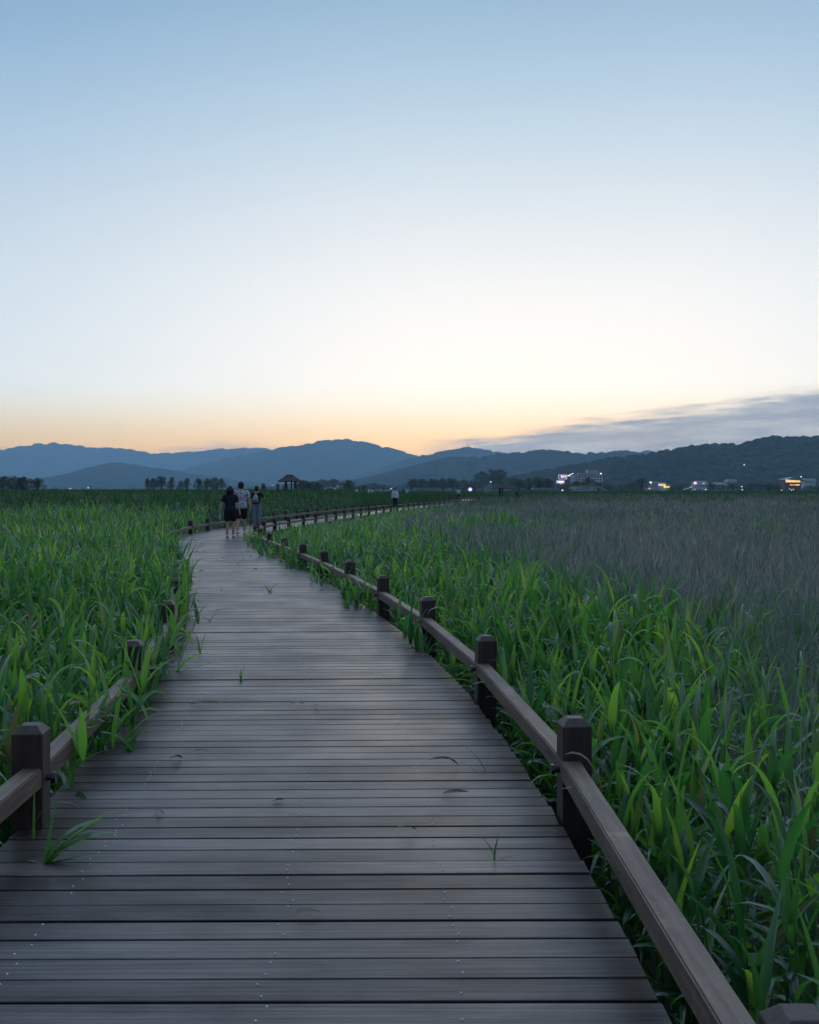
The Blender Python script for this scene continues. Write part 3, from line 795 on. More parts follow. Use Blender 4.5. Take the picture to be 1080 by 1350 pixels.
# clumps: (label stem, distance, [(px, top y, prototype, width px)])
CLUMPS = [
    ("tree from the left in the dark clump at the green field's far corner", 330, [(4, 626, 0, 24), (20, 627, 2, 18), (30, 626.5, 3, 22), (50, 628, 1, 16)]),
    ("small tree from the left in the thin row below the low blue hill", 420, [(194, 631, 4, 9), (203, 629, 0, 12), (214, 628, 1, 13), (226, 629, 0, 11), (238, 634, 5, 6), (247, 631, 4, 9)]),
    ("small tree from the left in the dense row just behind the walkers", 400, [(263, 630, 0, 11), (273, 631, 1, 10), (283, 630, 2, 12), (292, 632, 4, 10)]),
    ("tree from the left in the cluster beside the hipped roof pavilion", 300, [(376, 638, 5, 8), (398, 632, 0, 13), (408, 631.5, 1, 13), (418, 634, 2, 12)]),
    ("hazy tree from the left in the pale grove below the broad mountain", 900, [(426, 632, 2, 20), (440, 631.5, 0, 18), (492, 637, 2, 16), (505, 638, 2, 18)]),
    ("tree from the left in the dark grove behind the turquoise warehouse", 520, [(543, 631, 0, 14), (556, 630, 3, 16), (570, 631, 1, 14), (584, 630, 3, 15), (597, 629.5, 0, 15), (611, 632, 2, 16), (625, 634, 2, 16)]),
    ("tall tree from the left in the stand behind the umbrella shelter", 760, [(636, 621, 3, 20), (650, 618, 1, 17), (660, 617, 3, 20), (674, 627, 0, 18)]),
    ("round tree from the left in the grove short of the neon shop", 480, [(684, 631, 0, 20), (697, 629, 3, 20), (711, 628, 1, 18), (722, 630, 0, 18)]),
    ("tree from the left of those in front of the stepped hotel", 520, [(749, 636, 2, 16), (761, 634, 0, 16), (775, 629, 3, 18), (789, 634, 1, 16), (803, 640, 5, 14), (818, 640, 2, 16)]),
    ("tree from the left of those around the yellow signed shop", 560, [(832, 634, 0, 18), (846, 630, 3, 20), (888, 641, 2, 12), (896, 639, 0, 11)]),
    ("tree from the left in the roadside row around the warm lit restaurant", 600, [(940, 637, 0, 14), (953, 638, 2, 15), (966, 637, 1, 13), (990, 636, 3, 15), (1002, 635, 0, 16), (1014, 636, 3, 16), (1026, 638, 1, 13), (1068, 640, 2, 14), (1079, 639, 0, 14)]),
]
for stem_, d, lst in CLUMPS:
    for i, (px, top, k, w) in enumerate(lst):
        tree(px, top + random.uniform(-1.3, 1.6) * (1 if d < 450 else .6), d + random.uniform(-.06, .06) * d, k, w * random.uniform(.75, 1.3), f"{NUM[i]} {stem_}", group="trees along the far edge of the field")
tree(348, 636.5, 300, 0, 8, "single small round tree beyond the person with the pale sack")
tree(460, 632, 330, 3, 17, "lone dark tree beside the white van at the field edge")
tree(478, 639, 330, 5, 16, "low bush beside the lone dark tree", "bush")
tree(38, 650, 150, 5, 14, "low dark bush among the reeds before the far corner trees", "bush")
# scrub along the edge of the field: nobody could count it
def scrub():
    f = Field(); n = 26000
    X = rng.uniform(-190, 235, n); Y = 470 + rng.normal(0, 7, n)
    Z = GZ + np.abs(rng.normal(0, 1, n)) * .75 * (1 + .6 * np.sin(X * .11) * np.sin(X * .043 + 1))
    f.blades(np.c_[X, Y, Z], rng.uniform(0, 6.28, n), U(.2, 1.8, n), U(.2, 1.4, n), U(.5, 1.1, n), U(.3, .6, n), 2, 1, 'leaf', 0, rng.normal(0, 1, n))
    f.build("undergrowth", [M['tree_leaf']], "dark scrub along the far edge of the field")
scrub()

# ------------------------------------------------------------------ buildings and far structures
M['wall_blue'] = plain("pale_blue_wall", (.40, .52, .60), (.33, .45, .53), .4)
M['wall_grey'] = plain("grey_wall", (.34, .38, .42), (.28, .32, .36), .4)
M['wall_dark'] = plain("dark_wall", (.12, .12, .13), rough=.8)
M['roof_grey'] = plain("grey_roof", (.20, .23, .26), rough=.6)
M['roof_dark'] = plain("dark_shingle", (.030, .027, .027), (.018, .016, .016), 20, rough=.8, bump=.4, bscale=25)
M['shelter'] = plain("shelter_timber", (.035, .028, .026), rough=.8)
M['glass'] = plain("window_glass", (.03, .04, .06), rough=.12, spec=.6)
M['turq'] = plain("turquoise_wall", (.20, .46, .55), (.16, .40, .50), .5)
M['white'] = plain("white_paint", (.75, .78, .80), rough=.4)
M['tan'] = plain("tan_concrete", (.48, .37, .25), rough=.8)
M['conc'] = plain("grey_concrete", (.36, .36, .37), rough=.8)
M['warm'] = glow("warm_window", (1.0, .62, .25), 1.3)
M['warm2'] = glow("orange_lamp", (1.0, .45, .12), 1.5)
M['yellow'] = glow("yellow_sign", (1.0, .78, .12), 1.2)
M['cool'] = glow("cool_lamp", (.85, .90, 1.0), 1.8)
M['violet'] = glow("violet_halo", (.38, .30, 1.0), 1.6)
M['whitel'] = glow("white_lamp", (1.0, .95, .88), 1.5)
M['pink'] = glow("pink_sign", (1.0, .45, .85), 1.3)
M['red'] = glow("red_beacon", (1.0, .18, .16), 1.6)
M['neon'] = glow("violet_neon", (.62, .55, 1.0), 1.2)
PX = lambda d: d / FPX
def bx(x0, x1, y0, y1, d, dep, ox, bev=0, dy=0):
    """box spanning photograph pixels x0..x1, y0 (top)..y1 at distance d (front face), relative to an object at x = ox, y = d, z = GZ"""
    w = (x1 - x0) * PX(d); zt, zb = wz(y0, d), wz(y1, d)
    return ((wx((x0 + x1) / 2, d) - ox, dep / 2 + dy, (zt + zb) / 2 - GZ), (w, dep, zt - zb))
def part(root, name, mat, d, x0, x1, y0, y1, dep, dy=0, parent=None):
    c, s = bx(x0, x1, y0, y1, d, dep, root.location.x, dy=dy)
    return MB().box(c, s).build(name, mat, parent or root)
GB = HZ + (EYE - GZ) * FPX   # /d gives the ground's pixel row
def gy(d): return HZ + (EYE - GZ) * FPX / d
def windows(root, mat, d, x0, x1, rows_, n, wpx, hpx, lit=None, litmat=None, dy=-.12):
    for r, y in enumerate(rows_):
        for k in range(n):
            cx = x0 + (x1 - x0) * (k + .5) / n
            mm = litmat if (lit and (r, k) in lit) else mat
            part(root, "window", mm, d, cx - wpx / 2, cx + wpx / 2, y, y + hpx, .2, dy)

# hotel: stepped pale blocks
d = 650; o = empty("hotel", (wx(775, d), d, GZ))
part(o, "wall", M['wall_blue'], d, 757, 795, 626.4, gy(d), 14); part(o, "wing", M['wall_blue'], d, 744.5, 757, 628.6, gy(d), 11)
part(o, "stair_tower", M['wall_grey'], d, 776, 789.5, 619.5, 626.4, 9, 2); part(o, "roof_house", M['wall_grey'], d, 764, 776, 623.5, 626.4, 8, 3)
part(o, "parapet", M['roof_grey'], d, 756.6, 795.4, 625.9, 626.6, 14.6, -.3)
windows(o, M['glass'], d, 758, 794, (628, 631.6, 635.2), 9, 2.4, 1.7)
part(o, "lit_panel", M['wall_blue'], d, 757.4, 761, 625.8, 628.6, .5, -.7)
part(o, "floodlight", M['cool'], d, 791, 792.6, 623.6, 625.2, .8, -1.2)
tag(o, "pale blue stepped hotel block above the dark trees with one white floodlight", "building")
# neon fronted building
d = 600; o = empty("shop_building", (wx(742, d), d, GZ))
part(o, "wall", M['wall_dark'], d, 736.5, 752, 626, gy(d), 9); part(o, "annexe", M['wall_dark'], d, 731, 742, 633.6, gy(d), 6, -6.4)
def neon(root, x0, x1, y0, y1, t=.55, dy=-.5, mat=None, bottom=True):
    b = MB()
    for (a0, a1, b0, b1) in ((x0, x1, y0, y0 + t), (x0, x0 + t, y0 + t, y1), (x1 - t, x1, y0 + t, y1)) + (((x0 + t, x1 - t, y1 - t, y1),) if bottom else ()):
        c, s = bx(a0, a1, b0, b1, d, .3, root.location.x, dy=dy); b.box(c, s)
    return b.build("neon_outline", mat or M['neon'], root)
neon(o, 736.2, 747.4, 625.9, 631.8); neon(o, 731.2, 741.6, 633.6, 637.4, dy=-7)
for x in (739.5, 741.6, 744.3): part(o, "lit_window", M['whitel'], d, x, x + 1.2, 627, 629.6, .3, -.5)
part(o, "lit_window", M['whitel'], d, 732.6, 740.6, 634.6, 636.2, .3, -7)
part(o, "sign", M['yellow'], d, 747.8, 751.6, 626.6, 628, .4, -.9); part(o, "door_lamp", M['yellow'], d, 736.8, 738, 637.8, 638.5, .3, -7)
c, s = bx(749, 756, 625, 625.6, d, .3, o.location.x, dy=-.8); MB().box(c, s, ry=R(-22)).build("roof_tube", M['cool'], o)
tag(o, "dark shop building outlined in violet neon with a yellow sign", "building")
# building with yellow signs
d = 620; o = empty("shop_building", (wx(866, d), d, GZ))
part(o, "wall", M['wall_grey'], d, 854, 868, 634.6, gy(d), 10); part(o, "annexe", M['wall_blue'], d, 868, 878.5, 636, gy(d), 8, .6)
part(o, "wing", M['wall_grey'], d, 878.5, 884, 638.4, gy(d), 6, 1)
part(o, "sign", M['yellow'], d, 870.8, 877.4, 638.4, 640.2, .5, -.2); part(o, "lamp", M['neon'], d, 867.8, 870.4, 638, 640.2, .6, -.9)
part(o, "sign", M['yellow'], d, 876.4, 882.6, 641.2, 642.8, .5, -.8); part(o, "lamp", M['whitel'], d, 875, 876.3, 641, 642.6, .6, -.8)
part(o, "lamp", M['cool'], d, 855.8, 858.6, 635.2, 637, .7, -.9); part(o, "lamp", M['whitel'], d, 856.8, 858, 640, 641, .5, -.8); part(o, "lamp", M['pink'], d, 855, 857, 643.2, 644.8, .6, -.8)
windows(o, M['glass'], d, 859, 867.5, (637.6, 640.4), 4, 1.2, 1.2)
tag(o, "grey blue shop building with two yellow signs beside the plumed field", "building")
# pink-signed house and neighbours
d = 640; o = empty("house", (wx(925, d), d, GZ))
part(o, "wall", M['wall_blue'], d, 917, 934, 637, gy(d), 9)
c, s = bx(916, 935, 634, 637.2, d, 10, o.location.x, dy=-.5); MB().box(c, s, taper=.6).build("roof", M['roof_grey'], o)
part(o, "window", M['cool'], d, 926.5, 929, 636.9, 637.6, .3, -.3); windows(o, M['glass'], d, 918, 933, (639.5,), 4, 1.6, 1.6)
part(o, "sign", M['pink'], d, 913.6, 917.4, 636.4, 638.6, .6, -2); part(o, "sign_lamp", M['whitel'], d, 914, 917, 635.6, 636.3, .6, -2); part(o, "sign_post", M['bolt'], d, 915.2, 915.8, 638.6, gy(d), .4, -2)
tag(o, "blue grey house with a glowing pink sign at its corner", "building")
d = 700; o = empty("house", (wx(950, d), d, GZ))
part(o, "wall", M['wall_blue'], d, 943, 957, 638.6, gy(d), 9); c, s = bx(942, 958, 636, 638.8, d, 10, o.location.x, dy=-.5); MB().box(c, s, taper=.55).build("roof", M['roof_grey'], o)
windows(o, M['glass'], d, 943.5, 956.5, (640,), 4, 1.5, 1.5)
tag(o, "small pale house with hipped roof between the pink sign and the restaurant trees", "building")
d = 700; o = empty("house", (wx(965, d), d, GZ))
part(o, "wall", M['wall_grey'], d, 960, 971, 634.8, gy(d), 9); c, s = bx(959, 972, 632, 635, d, 10, o.location.x, dy=-.5); MB().box(c, s, taper=.7).build("roof", M['roof_grey'], o)
tag(o, "grey house rising behind the paired white lamps", "building")
# restaurant
d = 600; o = empty("restaurant", (wx(1046, d), d, GZ))
part(o, "wall", M['wall_dark'], d, 1034.6, 1056, 632, gy(d), 10)
pts = [(wx(1034, d) - o.location.x, wz(632.2, d) - GZ), (wx(1061, d) - o.location.x, wz(634, d) - GZ), (wx(1059, d) - o.location.x, wz(632.6, d) - GZ), (wx(1051, d) - o.location.x, wz(629.2, d) - GZ), (wx(1046, d) - o.location.x, wz(629, d) - GZ)]
MB().prism(pts, -.8, 11).build("roof", M['roof_grey'], o)
for k in range(7): part(o, "lit_window", M['warm'], d, 1035.8 + 2.8 * k, 1038.1 + 2.8 * k, 632.9, 635.9, .3, -.2)
part(o, "light_strip", M['whitel'], d, 1035.6, 1055.2, 632.3, 632.8, .3, -.25)
for k in range(4): part(o, "lit_window", M['warm2'], d, 1041.4 + 3.5 * k, 1043.4 + 3.5 * k, 638.6, 639.9, .3, -.2)
part(o, "lamp", M['yellow'], d, 1050.6, 1053.6, 638.6, 640, .4, -.6); part(o, "roof_lamp", M['whitel'], d, 1057.4, 1058.6, 627.8, 629, .6, 2)
part(o, "roof_pole", M['bolt'], d, 1057.9, 1058.1, 629, 634, .2, 2)
tag(o, "restaurant with a glowing strip of warm orange windows under a grey roof", "building")
d = 640; o = empty("greenhouse", (wx(1066, d), d, GZ))
part(o, "wall", M['wall_blue'], d, 1061, 1076, 633.5, gy(d), 9)
c, s = bx(1061, 1068, 638.4, 639.6, d, .4, o.location.x, dy=-.8); MB().box(c, s, ry=R(-24)).build("awning", M['white'], o)
c, s = bx(1060, 1077, 630.8, 633.7, d, 10, o.location.x, dy=-.5); MB().box(c, s, taper=.7).build("roof", M['roof_grey'], o)
tag(o, "pale blue house with a slanting white awning beside the restaurant", "building")
# house light on the hill
d = 1155; o = empty("house", (wx(980, d), d, wz(616.5, d)))
MB().box((0, 4, 1), (8, 7, 6)).build("wall", M['wall_dark'], o); MB().box((0, 4, 4.9), (10, 9, 2.0), taper=.5).build("roof", M['roof_dark'], o); MB().ball((.5, -.6, 3), .6).build("lamp", M['cool'], o)
tag(o, "lone house with one white lamp high on the wooded hill", "building")
# turquoise building far off beyond the walkers
d = 560; o = empty("warehouse", (wx(526, d), d, GZ))
part(o, "wall", M['turq'], d, 516.5, 537, 641.2, gy(d), 12)
pts = [(wx(a, d) - o.location.x, wz(b, d) - GZ) for a, b in ((515.8, 641.6), (537.6, 641.2), (536, 638.6), (526, 638.2), (520, 640))]
MB().prism(pts, -.6, 12.6).build("roof", M['turq'], o); windows(o, M['white'], d, 517, 536, (642.4,), 5, 1.6, .8)
part(o, "lamp", M['whitel'], d, 515.2, 516.2, 643.6, 644.8, .5, -.6)
tag(o, "turquoise warehouse at the field edge behind the far walkers", "building")
# long low roofs
for x0, x1, y0, d, lab in ((552, 582, 643, 430, "long low open shed with a pale roof behind the far walkers"), (701, 735, 643, 440, "long low open shed with a pale roof beyond the umbrella shelter")):
    o = empty("open_shed", (wx((x0 + x1) / 2, d), d, GZ)); cx_ = o.location.x
    L = (x1 - x0) * PX(d); zt = wz(y0, d) - GZ
    MB().prism([(-L / 2, zt - .85), (L / 2, zt - .85), (L / 2 - .5, zt), (-L / 2 + .5, zt)], -1.6, 1.6).build("roof", M['roof_grey'], o)
    for k in range(7): MB().cyl((-L / 2 + .5 + k * (L - 1) / 6, -1.2, (zt - .85) / 2), .09, zt - .85, 8).build("post", M['bolt'], o)
    MB().box((0, 1.2, .6), (L - 1, .12, 1.2)).build("back_wall", M['wall_grey'], o)
    tag(o, lab, "shed")
# footbridge
d = 470; o = empty("footbridge", (wx(776, d), d, GZ)); ox = o.location.x
xs = np.linspace(751.5, 790, 20); arch = 643.6 - 2.6 * np.sin(np.pi * np.clip((xs - 748) / 52, 0, 1))
up = [(wx(a, d) - ox, wz(b, d) - GZ) for a, b in zip(xs, arch)]
lo = [(x, z - .55) for x, z in up]
MB().prism(up + lo[::-1], 0, 3.2).build("arch_deck", M['tan'], o)
MB().prism([(x, z + .52) for x, z in up] + [(x, z + .40) for x, z in up][::-1], -.15, 0).build("handrail", M['tan'], o)
for k in range(0, 20, 3): MB().box((up[k][0], -.07, up[k][1] + .2), (.12, .12, .4)).build("rail_post", M['tan'], o)
pp = [(wx(a, d) - ox, wz(b, d) - GZ) for a, b in ((788, 641.4), (791, 641.2), (802.5, 647.4), (802.5, 649), (799, 649))]
MB().prism(pp, -.4, 3.4).build("ramp", M['conc'], o)
for a in (760, 772, 784):
    h_ = wz(642.6, d) - GZ; MB().box((wx(a, d) - ox, 1.6, h_ / 2 - .3), (.5, 2.2, h_ - .6)).build("pier", M['conc'], o)
tag(o, "tan arched footbridge with a grey ramp at the edge of the plumed field", "bridge")

# vehicles at the field edge
def van(px, d, L, H, label, mat, rz=0, name="parked_van"):
    o = empty(name, (wx(px, d), d, GZ + .9), rz); W = 1.8
    b = MB().prism([(-L / 2, .35), (L / 2, .35), (L / 2, H * .55), (L / 2 - .5, H * .62), (L / 2 - 1.1, H), (-L / 2 + .15, H), (-L / 2, H * .8)], -W / 2, W / 2); b.build("body", mat, o)
    for sx in (-1, 1):
        for sy in (-1, 1):
            w = MB().cyl((sx * L * .31, sy * .82, .33), .33, .24, 14, M=Matrix.Rotation(R(90), 4, 'X')).build("wheel", M['wall_dark'], o)
    MB().prism([(-L / 2 + .5, H * .62), (L / 2 - .95, H * .62), (L / 2 - 1.25, H * .9), (-L / 2 + .5, H * .9)], -W / 2 - .012, -W / 2 + .02).build("window", M['glass'], o)
    tag(o, label, "van" if name == "parked_van" else name.split("_")[-1]); return o
van(436.5, 400, 4.6, 2.0, "white van parked beside the lone dark tree at the field edge", M['white'])
van(767, 430, 6.2, 1.9, "pale blue van standing under the arched footbridge", M['wall_blue'])

# lamps
def lamp(px, py, d, r, mat, label, arm=False, base=None):
    zt = wz(py, d); zb = GZ if base is None else base
    o = empty("street_lamp", (wx(px, d), d, zb)); h = zt - zb
    MB().cyl((0, .1, h / 2), .07, h, 8, .05).build("pole", M['bolt'], o)
    MB().cyl((0, .05, h + r * .8), r * .9, r * .5, 10, r * .4).build("cap", M['bolt'], o)
    MB().ball((0, -.05, h), r, (1, 1, .8)).build("lamp_globe", mat, o, smooth=True)
    tag(o, label, "street lamp", "lit lamps along the field's far edge"); return o
o = lamp(620, 645.2, 300, .36, M['cool'], "largest lamp, glowing violet white beside the far walker in pale blue")
bpy.data.objects[o.name]; MB().cyl((0, 0, wz(645.2, 300) - GZ), (.56), .10, 20, M=Matrix.Rotation(R(90), 4, 'X')).build("halo_ring", M['violet'], o)  # glowing disc behind the globe, stands in for the lamp's violet halo
lamp(741.6, 646.4, 430, .34, M['cool'], "white lamp just below the violet neon shop")
lamp(978, 641.5, 560, .30, M['whitel'], "upper white lamp of the stacked pair before the restaurant trees")
lamp(978.6, 645.6, 520, .28, M['whitel'], "lower white lamp of the stacked pair before the restaurant trees")
lamp(930.2, 645.4, 500, .30, M['whitel'], "white lamp on a tall pole past the pink sign", )
for i, (x, y, c) in enumerate(((898, 645.4, 'whitel'), (902, 645.3, 'whitel'), (904.5, 643.8, 'warm2'), (907, 644.4, 'warm'), (909.5, 642.6, 'whitel'), (911.3, 641.8, 'whitel'), (916.5, 645, 'whitel'))):
    lamp(x, y, 600, .22, M[c], f"roadside lamp of the warm row below the pink sign, {NUM[i]} counting from the yellow signs")
lamp(1030.5, 646.2, 560, .34, M['warm2'], "low orange lamp at the restaurant's near corner")
lamp(1046, 645.2, 560, .34, M['warm2'], "orange lamp below the restaurant's lower windows")
lamp(1043.5, 646, 560, .28, M['whitel'], "white lamp close beside the orange lamp below the restaurant")
lamp(1041, 644.6, 560, .28, M['pink'], "faint pink lamp under the restaurant windows")
lamp(93, 643.8, 520, .26, M['whitel'], "first small white lamp below the low blue hill, nearest the corner trees")
lamp(116.5, 643, 520, .26, M['whitel'], "second small white lamp below the low blue hill, farther from the corner trees")
lamp(445.5, 641, 520, .26, M['whitel'], "small white lamp above the parked white van")
lamp(359.5, 640, 420, .24, M['red'], "small red beacon between the single tree and the open pavilion")
lamp(647, 635.2, 700, .45, M['whitel'], "white lamp in the tall trees above the umbrella shelter")

# ------------------------------------------------------------------ shelters
def pavilion():
    d = 131; o = empty("pavilion", (wx(383, d), d, 0))
    MB().box((0, 0, -.42), (2.5, 2.3, .84)).build("platform", M['shelter'], o)
    ez, az, hw, hd, rw = 2.52, 3.22, 1.42, 1.2, .42
    V = [(-hw, -hd, ez), (hw, -hd, ez), (hw, hd, ez), (-hw, hd, ez), (-rw - .1, 0, az), (rw - .1, 0, az)]
    b = MB(); vs = [b.bm.verts.new(v) for v in V]; lo_ = [b.bm.verts.new((v[0] * .98, v[1] * .98, ez - .10)) for v in V[:4]]
    for f in ((0, 1, 5, 4), (1, 2, 5), (2, 3, 4, 5), (3, 0, 4)): b.bm.faces.new([vs[i] for i in f])
    for i in range(4): b.bm.faces.new((vs[i], lo_[i], lo_[(i + 1) % 4], vs[(i + 1) % 4]))
    b.bm.faces.new(lo_); b.build("roof", M['roof_dark'], o)
    MB().box((-.1, 0, az + .02), (2 * rw + .1, .12, .10), bev=.02).build("ridge_cap", M['shelter'], o)
    for sx, sy in ((-.55, -.75), (.62, -.75), (-.55, .75), (.62, .75), (.05, .75)): MB().box((sx, sy, 1.21), (.15, .15, 2.42)).build("post", M['shelter'], o)
    MB().box((0, .75, .45), (1.0, .4, .06)).build("bench", M['shelter'], o)
    tag(o, "small open pavilion with a dark hipped roof above the green reeds", "pavilion")
    d = 166; o = empty("shelter", (wx(660.5, d), d, 0))
    MB().box((0, 0, -.42), (2.2, 2.2, .84)).build("platform", M['shelter'], o)
    ez, az, hw = 1.72, 2.52, 1.42
    b = MB(); vs = [b.bm.verts.new(v) for v in ((-hw, -hw, ez), (hw, -hw, ez), (hw, hw, ez), (-hw, hw, ez))]; ap = b.bm.verts.new((0.05, 0, az)); mid = [b.bm.verts.new((x * .45, y * .45, ez + .38)) for x, y in ((-hw, -hw), (hw, -hw), (hw, hw), (-hw, hw))]
    for i in range(4):
        j = (i + 1) % 4; b.bm.faces.new((vs[i], vs[j], mid[j], mid[i])); b.bm.faces.new((mid[i], mid[j], ap))
    lo_ = [b.bm.verts.new((v.co.x * .97, v.co.y * .97, ez - .1)) for v in vs]
    for i in range(4): b.bm.faces.new((vs[i], lo_[i], lo_[(i + 1) % 4], vs[(i + 1) % 4]))
    b.bm.faces.new(lo_); b.build("roof", M['roof_dark'], o)
    for sx, sy in ((-.30, -.2), (.26, -.2), (-.1, .25), (.26, .25)): MB().box((sx, sy, .84), (.15, .15, 1.68)).build("post", M['shelter'], o)
    tag(o, "umbrella roofed shelter on close set posts at the plumed field's far side", "shelter")
    # posts near the shelters
    def marker(px, y0, d, w, lab):
        zt = wz(y0, d); q = MB().box((0, 0, (zt - GZ) / 2), (w, w, zt - GZ), bev=.02).box((0, 0, zt - GZ + .05), (w * .7, w * .7, .1)).mesh("marker_post")
        tag(link("marker_post", q, M['shelter'], None, (wx(px, d), d, GZ)), lab, "post")
    marker(365.5, 638.3, 128, .16, "taller dark marker post of the pair beside the open pavilion")
    marker(367.6, 638.6, 128.6, .13, "slimmer dark marker post of the pair beside the open pavilion")
    marker(399.5, 644.3, 120, .14, "short dark post in the reeds past the open pavilion")
    marker(681.5, 648.4, 150, .26, "stout dark post standing alone in the plumed grass by the umbrella shelter")
pavilion()

# far crossing boardwalk where distant walkers stand
b = MB()
for k in range(260): b.box((-26 + k * .2, 212, -.02), (.19, 2.4, .04))
tag(b.build("distant_boardwalk", M['deck']), "distant boardwalk crossing the reeds where small walkers stand", None, None, "structure")

# ------------------------------------------------------------------ people
def cloth(name, c, c2=None, sc=8, rough=.85): return plain(name, c, c2, sc, rough, .15, .25, 60)
M['skin'] = plain("skin", (.46, .30, .23), (.42, .27, .20), 10, .55, .3)
M['hair'] = plain("dark_hair", (.018, .013, .012), rough=.5)
M['black'] = cloth("black_cloth", (.014, .014, .018)); M['navy'] = cloth("navy_cloth", (.020, .026, .040))
M['shoe'] = cloth("white_shoe", (.52, .58, .62), (.42, .48, .52))
M['jean'] = cloth("pale_denim", (.16, .24, .29), (.12, .19, .24)); M['sack'] = cloth("pale_blue_sack", (.26, .36, .38), (.20, .29, .32))
M['pale'] = cloth("pale_blue_shirt", (.50, .62, .74), (.44, .56, .68)); M['pink_c'] = cloth("pink_shirt", (.50, .36, .42)); M['grey_c'] = cloth("grey_cloth", (.10, .11, .13)); M['white_c'] = cloth("white_cloth", (.62, .70, .78))
def print_shirt():
    m, t, out = new_mat("printed_shirt"); p = t.add('ShaderNodeBsdfPrincipled'); t.link(p.outputs[0], out.inputs[0]); p.inputs['Roughness'].default_value = .85
    v = t.add('ShaderNodeTexVoronoi'); v.inputs['Scale'].default_value = 15; co = objco(t); t.link(co, v.inputs['Vector'])
    f = t.math('LESS_THAN', v.outputs['Distance'], .42)
    f2 = t.math('GREATER_THAN', noise(t, co, 9, 2), .5)
    t.link(t.mix(t.math('MULTIPLY', f, f2), (.36, .42, .50), (.06, .075, .11)), p.inputs['Base Color']); return m
M['print'] = print_shirt()
M['cup'] = plain("pale_plastic", (.35, .45, .50), rough=.25); M['stick'] = plain("black_stick", (.015, .015, .017), rough=.5)

def limb(hip, knee_a, shin_a, l1, l2):
    """leg joints in the walking plane; angles from straight down, + forward"""
    k = hip + Vector((0, math.sin(knee_a) * l1, -math.cos(knee_a) * l1))
    return k, k + Vector((0, math.sin(shin_a) * l2, -math.cos(shin_a) * l2))

